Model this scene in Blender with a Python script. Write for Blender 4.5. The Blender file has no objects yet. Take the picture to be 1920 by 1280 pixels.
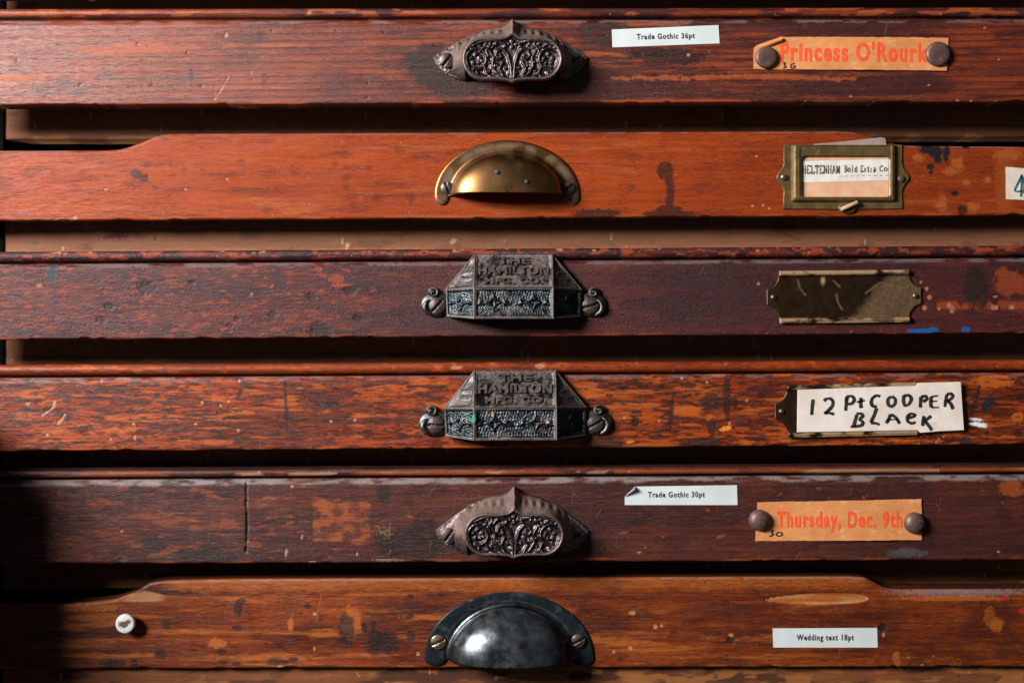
import bpy, math
import numpy as np
from mathutils import Vector

# ------------------------------------------------------------------ camera, world, lamp
S = 0.0004          # metres for one photograph pixel on the drawer fronts
D = 2400.0          # camera distance in those pixels
scene = bpy.context.scene
col = scene.collection
cam_d = bpy.data.cameras.new("camera")
cam = bpy.data.objects.new("camera", cam_d)
col.objects.link(cam)
cam.location = (0.0, -D * S, 0.0)
cam.rotation_euler = (math.radians(90), 0, 0)
cam_d.sensor_width = 36.0
cam_d.sensor_fit = 'HORIZONTAL'
cam_d.lens = 36.0 * D / 1920.0
cam_d.clip_start = 0.01
cam_d.clip_end = 50
cam_d.dof.use_dof = True
cam_d.dof.focus_distance = (D - 22) * S
cam_d.dof.aperture_fstop = 5.6
scene.camera = cam

world = bpy.data.worlds.new("World")
scene.world = world
world.use_nodes = True
bg = world.node_tree.nodes["Background"]
bg.inputs[0].default_value = (0.86, 0.92, 1.0, 1)
bg.inputs[1].default_value = 0.048

lamp_d = bpy.data.lights.new("window_light", 'AREA')
lamp_d.shape = 'RECTANGLE'
lamp_d.size = 0.74
lamp_d.size_y = 0.50
lamp_d.energy = 99
lamp_d.color = (1.0, 0.985, 0.965)
lamp = bpy.data.objects.new("window_light", lamp_d)
col.objects.link(lamp)
lamp.location = (-1.50, -1.15, 0.70)
lamp.rotation_euler = (Vector((0, 0, 0)) - lamp.location).to_track_quat('-Z', 'Y').to_euler()

vs = scene.view_settings
vs.view_transform = 'Standard'
vs.look = 'None'
vs.exposure = 0.0
vs.gamma = 1.0
vs.use_curve_mapping = False

# ------------------------------------------------------------------ helpers
WLOC = {}


def W(px, py, d):
    k = (D - d) / D
    return np.array([(px - 960.0) * k * S, -d * S, (640.0 - py) * k * S])


def link(o, parent, wloc):
    col.objects.link(o)
    wloc = np.array(wloc, float)
    WLOC[o.name] = wloc
    if parent is not None:
        o.parent = parent
        o.location = wloc - WLOC[parent.name]
    else:
        o.location = wloc
    return o


def empty(name, wloc, label=None, cat=None, group=None, kind=None):
    o = bpy.data.objects.new(name, None)
    o.empty_display_size = 0.02
    link(o, None, wloc)
    tag(o, label, cat, group, kind)
    return o


def tag(o, label=None, cat=None, group=None, kind=None):
    if label: o["label"] = label
    if cat: o["category"] = cat
    if group: o["group"] = group
    if kind: o["kind"] = kind
    return o


def mesh_np(name, verts, faces, mat, smooth=True, attrs=None):
    me = bpy.data.meshes.new(name)
    verts = np.asarray(verts, dtype=np.float64)
    if isinstance(faces, np.ndarray):
        n, k = faces.shape
        me.vertices.add(len(verts))
        me.vertices.foreach_set("co", verts.ravel())
        me.loops.add(n * k)
        me.loops.foreach_set("vertex_index", faces.ravel().astype(np.int32))
        me.polygons.add(n)
        me.polygons.foreach_set("loop_start", np.arange(0, n * k, k, dtype=np.int32))
        me.polygons.foreach_set("loop_total", np.full(n, k, dtype=np.int32))
        me.update(calc_edges=True)
    else:
        me.from_pydata([tuple(v) for v in verts], [], [tuple(f) for f in faces])
        me.update()
    me.polygons.foreach_set("use_smooth", np.full(len(me.polygons), smooth, dtype=bool))
    if attrs:
        for an, arr in attrs.items():
            a = me.color_attributes.new(an, 'FLOAT_COLOR', 'POINT')
            a.data.foreach_set("color", np.asarray(arr, dtype=np.float32).ravel())
    if mat is not None:
        me.materials.append(mat)
    return me


def local(uvd):
    """(u right, v up, d towards the viewer) in pixels -> metres"""
    a = np.asarray(uvd, float)
    return np.stack([a[..., 0] * S, -a[..., 2] * S, a[..., 1] * S], -1)


def part(name, uvd, faces, mat, parent, wloc, smooth=True, attrs=None):
    me = mesh_np(name, local(uvd).reshape(-1, 3), faces, mat, smooth, attrs)
    o = bpy.data.objects.new(name, me)
    return link(o, parent, wloc)


def grid_faces(nr, nc, wrap=False, flip=False):
    r = np.arange(nr - 1)[:, None]
    c = np.arange(nc if wrap else nc - 1)[None, :]
    c2 = (c + 1) % nc
    a = r * nc + c; b = r * nc + c2; e = (r + 1) * nc + c2; f = (r + 1) * nc + c
    q = np.stack([a, b, e, f], -1).reshape(-1, 4)
    return q[:, ::-1].copy() if flip else q


# numpy noise ---------------------------------------------------------------
_tab = np.random.RandomState(7).rand(256, 256)


def vnoise(x, y, seed=0):
    x = x + seed * 37.17; y = y + seed * 91.73
    xi = np.floor(x).astype(int); yi = np.floor(y).astype(int)
    fx = x - xi; fy = y - yi
    fx = fx * fx * (3 - 2 * fx); fy = fy * fy * (3 - 2 * fy)
    g = lambda i, j: _tab[i & 255, j & 255]
    return (g(xi, yi) * (1 - fx) + g(xi + 1, yi) * fx) * (1 - fy) + (g(xi, yi + 1) * (1 - fx) + g(xi + 1, yi + 1) * fx) * fy


def fbm(x, y, seed=0, octv=4):
    s = 0; a = 1; t = 0
    for i in range(octv):
        s = s + a * vnoise(x, y, seed + i * 3.3); t += a
        a *= 0.55; x = x * 2.03; y = y * 2.03
    return s / t


def sstep(a, b, x):
    t = np.clip((x - a) / (b - a), 0, 1)
    return t * t * (3 - 2 * t)


def blob(X, Y, cx, cy, rx, ry, rot=0.0, rough=0.35, soft=0.25, seed=0):
    c, s = math.cos(rot), math.sin(rot)
    dx = X - cx; dy = Y - cy
    u = (dx * c + dy * s) / rx; v = (-dx * s + dy * c) / ry
    r = np.sqrt(u * u + v * v)
    sc = 6.0 / max(min(rx, ry), 4)
    r = r + (fbm(X * sc * .35, Y * sc * .35, seed + 3, 3) - .5) * 2 * rough
    return 1 - sstep(1 - soft, 1 + soft, r)


def seg_dist(X, Y, pts):
    best = np.full(X.shape, 1e9)
    for (x0, y0), (x1, y1) in zip(pts[:-1], pts[1:]):
        dx, dy = x1 - x0, y1 - y0
        L = dx * dx + dy * dy + 1e-9
        t = np.clip(((X - x0) * dx + (Y - y0) * dy) / L, 0, 1)
        best = np.minimum(best, np.hypot(X - x0 - t * dx, Y - y0 - t * dy))
    return best


def stroke(X, Y, pts, w, rough=0.6, seed=0):
    d = seg_dist(X, Y, pts) + (fbm(X * .12, Y * .12, seed + 5, 2) - .5) * w * rough * 2
    return 1 - sstep(w * .35, w * .75, d)


# ------------------------------------------------------------------ materials
def new_mat(name):
    m = bpy.data.materials.new(name)
    m.use_nodes = True
    nt = m.node_tree
    return m, nt, nt.nodes["Principled BSDF"]


class NB:
    def __init__(self, nt): self.nt = nt

    def n(self, t, **kw):
        x = self.nt.nodes.new(t)
        for k, v in kw.items(): setattr(x, k, v)
        return x

    def l(self, a, b): self.nt.links.new(a, b)

    def coords(self, scale, rot=(0, 0, 0), loc=(0, 0, 0)):
        tc = self.n('ShaderNodeTexCoord'); mp = self.n('ShaderNodeMapping')
        src = tc.outputs['Object']
        if any(rot):
            mr = self.n('ShaderNodeMapping'); mr.inputs['Rotation'].default_value = rot
            self.l(src, mr.inputs['Vector']); src = mr.outputs[0]
        mp.inputs['Scale'].default_value = tuple(s / S for s in scale)
        mp.inputs['Location'].default_value = loc
        self.l(src, mp.inputs['Vector'])
        return mp.outputs[0]

    def noise(self, scale, detail=4, rough=.55, dist=0.0, rot=(0, 0, 0), loc=(0, 0, 0)):
        t = self.n('ShaderNodeTexNoise')
        t.inputs['Scale'].default_value = 1.0
        t.inputs['Detail'].default_value = detail
        t.inputs['Roughness'].default_value = rough
        t.inputs['Distortion'].default_value = dist
        self.l(self.coords(scale, rot, loc), t.inputs['Vector'])
        return t.outputs['Fac']

    def ramp(self, fac, stops):
        r = self.n('ShaderNodeValToRGB')
        e = r.color_ramp.elements
        while len(e) < len(stops): e.new(0.5)
        for i, (p, c) in enumerate(stops):
            e[i].position = p
            e[i].color = tuple(c) + (1,) if len(c) == 3 else c
        self.l(fac, r.inputs[0])
        return r.outputs[0]

    def rng(self, fac, a, b, c=0.0, d=1.0):
        r = self.n('ShaderNodeMapRange'); r.clamp = True
        self.l(fac, r.inputs[0])
        for i, v in enumerate((a, b, c, d)): r.inputs[i + 1].default_value = v
        return r.outputs[0]

    def math(self, op, a, b=None):
        m = self.n('ShaderNodeMath'); m.operation = op
        for i, v in enumerate((a, b)):
            if v is None: continue
            if isinstance(v, (int, float)): m.inputs[i].default_value = v
            else: self.l(v, m.inputs[i])
        return m.outputs[0]

    def mix(self, fac, a, b, blend='MIX'):
        m = self.n('ShaderNodeMix'); m.data_type = 'RGBA'; m.blend_type = blend
        for s, v in ((m.inputs[0], fac), (m.inputs[6], a), (m.inputs[7], b)):
            if isinstance(v, (int, float)): s.default_value = v
            elif isinstance(v, tuple): s.default_value = v + (1,) if len(v) == 3 else v
            else: self.l(v, s)
        return m.outputs[2]

    def bump(self, h, strength, dist, prev=None):
        b = self.n('ShaderNodeBump')
        b.inputs['Strength'].default_value = strength
        b.inputs['Distance'].default_value = dist * S
        self.l(h, b.inputs['Height'])
        if prev is not None: self.l(prev, b.inputs['Normal'])
        return b.outputs[0]


def wood(name, dark, mid, light, grime, worn, chip, ring=0.0, peel=0.5, rough=.36, seed=0.0, grain=1.0, spec=.5, black=(.018, .0095, .0085)):
    m, nt, p = new_mat(name)
    b = NB(nt)
    loc = (seed * 7.3, seed * 3.1, seed * 5.7)
    g1 = b.noise((.0045, .05, .13), 6, .65, .8, loc=loc)
    g2 = b.noise((.022, .2, .62), 6, .7, loc=loc)
    g3 = b.noise((.07, .3, .85), 3, .6, loc=loc)
    tone = b.noise((.005, .02, .018), 4, .6, loc=loc)
    f = b.math('ADD', b.math('MULTIPLY', g1, .45), b.math('MULTIPLY', g2, .35))
    f = b.math('ADD', f, b.math('MULTIPLY', tone, .30))
    f = b.math('ADD', f, b.math('MULTIPLY', g3, .22))
    f = b.rng(f, .66 - .20 / grain, .66 + .20 / grain)
    c = b.ramp(f, [(0.0, dark), (.5, mid), (1.0, light)])
    w = None
    if ring > 0:
        w = b.n('ShaderNodeTexWave'); w.wave_type = 'BANDS'; w.bands_direction = 'Z'; w.wave_profile = 'SAW'
        w.inputs['Scale'].default_value = 1.0
        w.inputs['Distortion'].default_value = 2.4
        w.inputs['Detail'].default_value = 4
        w.inputs['Detail Scale'].default_value = .5
        b.l(b.coords((.0022, .01, .024), rot=(0, .02, 0), loc=loc), w.inputs['Vector'])
        lines = b.rng(b.math('ADD', w.outputs['Fac'], b.math('MULTIPLY', b.math('SUBTRACT', g2, .5), .9)), .55, 1.05)
        c = b.mix(b.math('MULTIPLY', lines, ring), c, dark)
    pore = b.rng(b.noise((.045, .3, .95), 2, .5, loc=(loc[0] + 9, loc[1], loc[2])), .58, .70)
    c = b.mix(b.math('MULTIPLY', pore, .45 * min(grain, 1.2)), c, dark)
    scr = None
    for (ry, th, sd) in ((.95, .80, 2.0), (1.40, .795, 8.0)):
        q = b.rng(b.noise((.012, .3, .75), 1, .4, rot=(0, ry, 0), loc=(loc[0] + sd, loc[1] + sd, loc[2])), th, th + .04)
        scr = q if scr is None else b.math('MAXIMUM', scr, q)
    at = b.n('ShaderNodeAttribute'); at.attribute_name = 'mask'
    sp = b.n('ShaderNodeSeparateColor'); b.l(at.outputs['Color'], sp.inputs[0])
    fine = b.noise((.07, .3, .36), 7, .78, loc=loc)
    iso = b.noise((.22, .3, .28), 6, .7, loc=loc)
    fb = b.math('SUBTRACT', fine, .5)
    fi = b.math('SUBTRACT', iso, .5)

    def edge(ch, amt, nz, lo=.22, hi=.78):
        return b.rng(b.math('ADD', ch, b.math('MULTIPLY', nz, b.math('MULTIPLY', b.rng(ch, 0, .15), amt))), lo, hi)
    gm = edge(sp.outputs[0], 1.9, fb); wm = edge(sp.outputs[1], 1.9, fb); cm = edge(sp.outputs[2], .6, fi)
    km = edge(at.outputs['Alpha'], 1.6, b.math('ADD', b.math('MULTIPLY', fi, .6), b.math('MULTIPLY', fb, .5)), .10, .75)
    c = b.mix(b.math('MULTIPLY', gm, .86), c, b.mix(g2, tuple(x * .7 for x in grime), tuple(x * 1.35 for x in grime)))
    c = b.mix(b.math('MULTIPLY', wm, .85), c, b.mix(g2, tuple(x * .55 for x in worn), worn))
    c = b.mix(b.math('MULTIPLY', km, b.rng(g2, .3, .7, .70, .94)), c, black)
    c = b.mix(b.math('MULTIPLY', cm, .9), c, b.mix(fine, tuple(x * .5 for x in chip), chip))
    c = b.mix(b.math('MULTIPLY', scr, .30), c, chip)
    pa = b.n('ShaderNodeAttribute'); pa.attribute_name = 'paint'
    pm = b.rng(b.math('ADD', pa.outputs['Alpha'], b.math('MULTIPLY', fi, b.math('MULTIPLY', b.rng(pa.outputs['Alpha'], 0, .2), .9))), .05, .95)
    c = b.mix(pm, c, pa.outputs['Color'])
    b.l(c, p.inputs['Base Color'])
    r = b.math('ADD', b.math('MULTIPLY', b.noise((.02, .05, .06), 6, .7, loc=loc), .34), rough - .17)
    r = b.math('ADD', r, b.math('MULTIPLY', wm, .12))
    r = b.math('ADD', r, b.math('MULTIPLY', cm, .25))
    r = b.math('ADD', r, b.math('MULTIPLY', pm, .15))
    b.l(r, p.inputs['Roughness'])
    p.inputs['Specular IOR Level'].default_value = spec
    pl = b.noise((.26, .35, .42), 4, .7, loc=loc)
    n1 = b.bump(pl, peel, 1.6)
    n2 = b.bump(g2, .30 * grain, 1.2, n1)
    n2 = b.bump(b.math('MAXIMUM', pore, scr), .4, -.9, n2)
    if w is not None: n2 = b.bump(lines, .35, -1.0, n2)
    b.l(n2, p.inputs['Normal'])
    return m


def simple(name, c1, c2=None, rough=.5, metal=0.0, scale=(.05, .05, .05), bump=.2, bscale=(.3, .3, .3), lo=.4, hi=.6, rvar=.15,
           c3=None, s3=(.12, .12, .12), t3=(.6, .66), spec=.5, attr=None, acol=None, anoise=.9, arough=.25):
    m, nt, p = new_mat(name)
    b = NB(nt)
    f = b.noise(scale, 5, .6)
    c = b.mix(b.rng(f, lo, hi), c1, c2 or c1)
    if c3: c = b.mix(b.rng(b.noise(s3, 5, .65, loc=(3, 5, 1)), *t3), c, c3)
    if attr:
        at = b.n('ShaderNodeAttribute'); at.attribute_name = attr
        sp = b.n('ShaderNodeSeparateColor'); b.l(at.outputs['Color'], sp.inputs[0])
        nf = b.math('MULTIPLY', b.math('SUBTRACT', b.noise((.16, .16, .16), 6, .75), .5), b.math('MULTIPLY', b.rng(sp.outputs[0], 0, .2), anoise * 1.6))
        am = b.rng(b.math('ADD', sp.outputs[0], nf), .05, .95)
        c = b.mix(am, c, acol)
        b.l(b.math('SUBTRACT', 1.0, b.math('MULTIPLY', am, .8)), p.inputs['Metallic']) if metal > 0 else None
        rr = b.math('ADD', b.math('MULTIPLY', am, arough), rough)
    else:
        rr = b.math('ADD', b.math('MULTIPLY', b.noise(tuple(s * 2 for s in scale), 4, .6), rvar * 2), rough - rvar)
        p.inputs['Metallic'].default_value = metal
    b.l(c, p.inputs['Base Color'])
    b.l(rr, p.inputs['Roughness'])
    p.inputs['Specular IOR Level'].default_value = spec
    if bump: b.l(b.bump(b.noise(bscale, 4, .6), bump, 1.5), p.inputs['Normal'])
    return m


GR = (.016, .011, .013)
M = {}
M['w1'] = wood('wood_red_brown', (0.0428, 0.0088, 0.0084), (0.2000, 0.0298, 0.0070), (0.3441, 0.0614, 0.0107), (.034, .0090, .0090), (.42, .080, .013), (.50, .24, .13), ring=.92, peel=.45, seed=1, grain=1.3, rough=.37, spec=.5)
M['w2'] = wood('wood_warm_orange', (0.1518, 0.0184, 0.0037), (0.2806, 0.0386, 0.0042), (0.3864, 0.0644, 0.0055), (.080, .0140, .0085), (.46, .110, .024), (.56, .28, .15), peel=.18, seed=2, grain=1.0, rough=.36, spec=.28)
M['w3'] = wood('wood_dark_plum', (0.0292, 0.0062, 0.0069), (0.0757, 0.0125, 0.0103), (0.1462, 0.0241, 0.0108), (.024, .0085, .0105), (.33, .052, .012), (.50, .20, .09), peel=.8, seed=3, grain=1.3, rough=.36, spec=.34)
M['w4'] = wood('wood_mottled_orange', (.110, .0130, .0030), (.275, .037, .0036), (.46, .080, .0055), (.052, .0092, .0055), (.56, .112, .008), (.54, .24, .12), peel=.38, seed=4, grain=1.4, rough=.36, spec=.36)
M['w5'] = wood('wood_dark_brown', (0.0299, 0.0075, 0.0066), (0.0774, 0.0163, 0.0097), (0.1452, 0.0317, 0.0123), (.026, .0095, .0098), (.36, .072, .012), (.54, .28, .15), ring=.5, peel=.5, seed=5, grain=1.3, rough=.38, spec=.38)
M['w6'] = wood('wood_amber_brown', (.054, .0078, .0028), (.150, .0235, .0030), (.30, .058, .0055), (.036, .0075, .0046), (.48, .12, .012), (.56, .26, .10), peel=.30, seed=6, grain=1.4, rough=.38, spec=.38)
M['rail'] = wood('wood_bare_tan', (.125, .047, .024), (.22, .086, .043), (.30, .122, .062), (.10, .042, .024), (.50, .22, .085), (.62, .36, .21), peel=.3, seed=8, grain=.7, rough=.66, spec=.25)
M['rail_d'] = wood('wood_rail_orange', (.085, .028, .010), (.18, .058, .019), (.27, .088, .026), (.05, .018, .009), (.36, .13, .035), (.56, .30, .15), peel=.3, seed=10, grain=.9, rough=.6, spec=.25)
M['case'] = wood('wood_cabinet_dark', (.008, .005, .004), (.02, .010, .007), (.03, .014, .009), GR, (.2, .07, .03), (.5, .3, .2), peel=.3, seed=9, rough=.75, spec=.1)
M['iron'] = simple('cast_iron_ornate', (.085, .068, .070), (.15, .115, .112), rough=.38, metal=.42, bump=.6, bscale=(.2, .2, .2), attr='mask', acol=(.185, .120, .098))
M['iron_f'] = simple('cast_iron_faceted', (.026, .032, .036), (.070, .080, .086), rough=.30, metal=.6, bump=.45, bscale=(.35, .35, .35), attr='mask', acol=(.215, .158, .138))
M['letters'] = simple('iron_lettering', (.050, .042, .040), (.15, .108, .09), rough=.5, metal=.4, bump=.4, scale=(.08, .08, .08))
M['brass'] = simple('aged_brass', (.275, .142, .056), (.205, .102, .041), rough=.38, metal=.14, scale=(.03, .03, .03), bump=.12, attr='mask', acol=(.115, .088, .068), anoise=.35)
M['brass_d'] = simple('dull_brass', (.21, .135, .050), (.135, .085, .034), rough=.42, metal=.5, bump=.25, c3=(.30, .20, .095), s3=(.07, .07, .07), t3=(.60, .72))
M['brass_p'] = simple('tarnished_brass_plate', (.115, .062, .033), (.080, .044, .024), rough=.44, metal=.35, bump=.2, c3=(.20, .13, .075), s3=(.06, .06, .10), t3=(.64, .74), attr='mask', acol=(.36, .225, .11), anoise=.4)
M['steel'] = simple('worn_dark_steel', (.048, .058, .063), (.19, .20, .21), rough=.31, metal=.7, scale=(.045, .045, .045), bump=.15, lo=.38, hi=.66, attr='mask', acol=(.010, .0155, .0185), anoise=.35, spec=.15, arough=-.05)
M['screw'] = simple('old_screw', (.17, .125, .11), (.10, .075, .07), rough=.42, metal=.8, bump=.25)
M['screw_k'] = simple('dark_iron_screw', (.075, .062, .058), (.12, .085, .075), rough=.42, metal=.6, bump=.4)
M['screw_b'] = simple('brass_screw', (.33, .25, .18), (.22, .17, .12), rough=.35, metal=.85, bump=.1)
M['nail'] = simple('nail_steel', (.3, .28, .27), (.15, .12, .1), rough=.35, metal=.8, bump=.1)
M['tack'] = simple('rusty_tack', (.155, .080, .064), (.095, .055, .048), rough=.46, metal=.3, bump=.3, c3=(.24, .16, .14), t3=(.58, .68))
M['white'] = simple('white_label_paper', (.63, .68, .68), (.56, .61, .605), rough=.6, bump=.08, scale=(.02, .02, .02))
M['back'] = simple('curled_paper_back', (.22, .21, .20), (.34, .32, .30), rough=.7, bump=.1)
M['ticket'] = simple('aged_orange_ticket', (.70, .275, .092), (.60, .22, .07), rough=.7, bump=.5, bscale=(.06, .06, .16), scale=(.02, .02, .03), c3=(.74, .44, .25), s3=(.045, .03, .07), t3=(.58, .72))
M['card'] = simple('cream_card', (.78, .69, .62), (.68, .58, .50), rough=.7, bump=.15, scale=(.02, .02, .02), c3=(.56, .44, .34), s3=(.03, .03, .05), t3=(.60, .78))
M['peach'] = simple('peach_card', (.74, .43, .26), (.66, .35, .20), rough=.75, bump=.15, scale=(.03, .03, .03), c3=(.55, .24, .11), s3=(.04, .04, .08), t3=(.66, .74))
M['strip'] = simple('printed_strip_paper', (.76, .73, .68), (.68, .62, .54), rough=.75, bump=.12, scale=(.05, .05, .05))
M['number'] = simple('number_card', (.66, .55, .43), (.72, .63, .52), rough=.7, bump=.1, c3=(.5, .3, .17), s3=(.04, .04, .04), t3=(.64, .76))
M['slip'] = simple('greyish_slip', (.34, .25, .22), (.28, .20, .17), rough=.8, bump=.3)
M['ink'] = simple('black_ink', (.012, .013, .014), (.03, .03, .03), rough=.5, bump=0)
M['ink_g'] = simple('faded_ink', (.06, .055, .05), (.16, .14, .12), rough=.6, bump=0, scale=(.12, .12, .12))
M['red'] = simple('orange_red_ink', (.90, .075, .014), (.82, .11, .03), rough=.55, bump=0, scale=(.1, .1, .1))
M['teal'] = simple('teal_ink', (.012, .09, .13), (.02, .13, .17), rough=.5, bump=0)
M['blue'] = simple('blue_paint_dot', (.015, .055, .11), (.02, .08, .14), rough=.5, bump=0)
M['green'] = simple('green_paint_fleck', (.01, .28, .12), (.02, .33, .16), rough=.5, bump=0)
M['pin'] = simple('white_enamel_pin', (.84, .86, .82), (.78, .79, .74), rough=.35, bump=.05, attr='mask', acol=(.14, .075, .05))
M['wick'] = simple('pale_wood_peg', (.50, .33, .23), (.42, .26, .17), rough=.7, bump=.2)

# ------------------------------------------------------------------ the cabinet
R_D = -100.0          # depth of the rails behind the drawer plane
cab = empty('type_cabinet', W(960, 1400, -200), 'old wooden type cabinet holding the stack of shallow drawers', 'cabinet')


def box_part(name, x0, x1, y0, y1, d0, d1, mat, parent, app_d=None):
    """box given by picture edges (taken at depth d1), real depth range d0 (back) .. d1 (front)"""
    dd = d1 if app_d is None else app_d
    a = W(x0, y1, dd); b = W(x1, y0, dd)
    o = WLOC[parent.name]
    v = [(x, y, z) for y in (-d0 * S, -d1 * S) for z in (a[2], b[2]) for x in (a[0], b[0])]
    v = np.array(v) - o
    f = [(0, 2, 3, 1), (4, 5, 7, 6), (0, 1, 5, 4), (2, 6, 7, 3), (0, 4, 6, 2), (1, 3, 7, 5)]
    me = mesh_np(name, v, f, mat, False)
    ob = bpy.data.objects.new(name, me)
    return link(ob, parent, o)


def rail(y0l, y0r, y1l, y1r, d, marks, seed, x0=6, x1=2010, thick=60, mat='rail'):
    """a cabinet rail: top edge y0, bottom edge y1 (left, right), front face at depth d"""
    xs = np.arange(x0, x1 + 1, 4.0)
    n = 26
    t = (xs - x0) / 1920.0
    top = y0l + (y0r - y0l) * t
    bot = y1l + (y1r - y1l) * t + (fbm(xs * .03, xs * 0, seed, 3) - .5) * 2.2
    s = np.linspace(0, 1, n)[:, None]
    Y = top[None, :] * (1 - s) + bot[None, :] * s
    X = np.repeat(xs[None, :], n, 0)
    dd = d + (fbm(X * .02, Y * .05, seed + 2, 3) - .5) * 1.5
    dd[-1] -= 2.0
    # bottom return and back
    X2 = np.concatenate([X[:1], X, X[-1:]], 0); Y2 = np.concatenate([Y[:1], Y, Y[-1:]], 0)
    d2 = np.concatenate([np.full((1, len(xs)), d - thick), dd, np.full((1, len(xs)), d - thick)], 0)
    mask = np.zeros(X2.shape + (4,)); paint = np.zeros(X2.shape + (4,))
    mask[..., 0] = sstep(.62, .75, fbm(X2 * .02, Y2 * .05, seed + 9, 4)) * .6
    eb = sstep(.80, 1.0, (Y2 - top) / (bot - top))
    mask[..., 1] = np.maximum(mask[..., 1], eb * sstep(.45, .6, fbm(X2 * .02, Y2 * .02, seed + 4, 3)))
    rs = np.random.RandomState(seed)
    for i in range(26):                       # short vertical tool scratches
        cx = rs.uniform(x0, 1920); cy = rs.uniform(y0l, y1l)
        mask[..., 2] = np.maximum(mask[..., 2], .8 * stroke(X2, Y2, [(cx, cy - rs.uniform(3, 9)), (cx + rs.uniform(-2, 3), cy + rs.uniform(2, 9))], rs.uniform(1.5, 2.8), seed=i))
    for (kind, mk) in marks:
        if kind == 'paint':
            mm, rgb = mk(X2, Y2)
            paint[..., :3] = np.where(mm[..., None] > paint[..., 3:], rgb, paint[..., :3]); paint[..., 3] = np.maximum(paint[..., 3], mm)
        else:
            mask[..., kind] = np.maximum(mask[..., kind], mk(X2, Y2))
    mask[..., 3] = 0
    k = (D - d) / D
    o = WLOC[cab.name]
    v = np.stack([(X2 - 960) * k * S, -d2 * S, (640 - Y2) * k * S], -1).reshape(-1, 3) - o
    q = grid_faces(X2.shape[0], X2.shape[1], flip=True)
    nr, nc = X2.shape
    back = np.array([[0 * nc + i, (nr - 1) * nc + i, (nr - 1) * nc + i + 1, i + 1] for i in range(nc - 1)])
    me = mesh_np('rail', v, np.concatenate([q, back]), M[mat], True, {'mask': mask.reshape(-1, 4), 'paint': paint.reshape(-1, 4)})
    return link(bpy.data.objects.new('rail', me), cab, o)


rail(-52, -55, 28, 24, R_D, [], 11)
rail(190, 186, 262, 257, R_D, [(0, lambda X, Y: blob(X, Y, 377, 245, 4, 5))], 12)
rail(405, 398, 478, 468, R_D, [('paint', lambda X, Y: (blob(X, Y, 216, 443, 26, 5, -.05, .8, .4) * .8, np.array([.10, .012, .03]))),
                               (0, lambda X, Y: blob(X, Y, 291, 446, 3, 7)), (0, lambda X, Y: blob(X, Y, 547, 465, 2.5, 3)),
                               (2, lambda X, Y: stroke(X, Y, [(640, 440), (643, 458)], 2.2)), (2, lambda X, Y: blob(X, Y, 651, 462, 4, 7, .2)),
                               (2, lambda X, Y: blob(X, Y, 850, 452, 7, 4, -.6))], 13)
rail(622, 616, 690, 684, R_D, [], 14)
rail(836, 828, 892, 884, R_D, [], 15)
rail(1046, 1040, 1104, 1095, R_D + 6, [(1, lambda X, Y: sstep(1680, 1800, X) * sstep(1086, 1092, Y + (X - 1800) * .03) * .9), (2, lambda X, Y: sstep(1790, 1830, X) * sstep(1089, 1093, Y + (X - 1800) * .03) * (vnoise(X * .03, Y * 0 + 2.) > .35))], 16, mat='rail_d')
rail(1244, 1240, 1340, 1338, -34, [(1, lambda X, Y: sstep(.5, .62, fbm(X * .02, Y * .06, 71, 3)) * sstep(200, 500, X)), (0, lambda X, Y: sstep(900, 700, X) * 0 + sstep(.52, .7, fbm(X * .008, Y * .03, 77, 3)))], 17, thick=40, mat='rail_d')
box_part('side_panel', -150, 6, -140, 1420, -420, R_D + 4, M['case'], cab)
box_part('side_panel', 2010, 2110, -140, 1420, -420, R_D + 4, M['case'], cab)
box_part('back_panel', -150, 2110, -140, 1420, -440, -421, M['case'], cab, app_d=R_D)
box_part('top_panel', -150, 2110, -200, -141, -440, R_D + 4, M['case'], cab)
box_part('bottom_panel', -150, 2110, 1421, 1480, -440, R_D + 4, M['case'], cab)
# unseen upright board, added at lower left to shade the last two drawers
bw = W(0, 0, 0)
shade_board = bpy.data.objects.new('upright_board', mesh_np('upright_board', np.array(
    [(x, y, z) for y in (-R_D * S - .002, -328 * S) for z in ((640 - 1480) * S, -0.034) for x in ((-200 - 960) * S, (-114 - 960) * S)]) - WLOC[cab.name],
    [(0, 2, 3, 1), (4, 5, 7, 6), (0, 1, 5, 4), (2, 6, 7, 3), (0, 4, 6, 2), (1, 3, 7, 5)], M['case'], False))
link(shade_board, cab, WLOC[cab.name])

# ------------------------------------------------------------------ drawers
STEP = 2.0
X_L, X_R = -106.0, 2004.0


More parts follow.
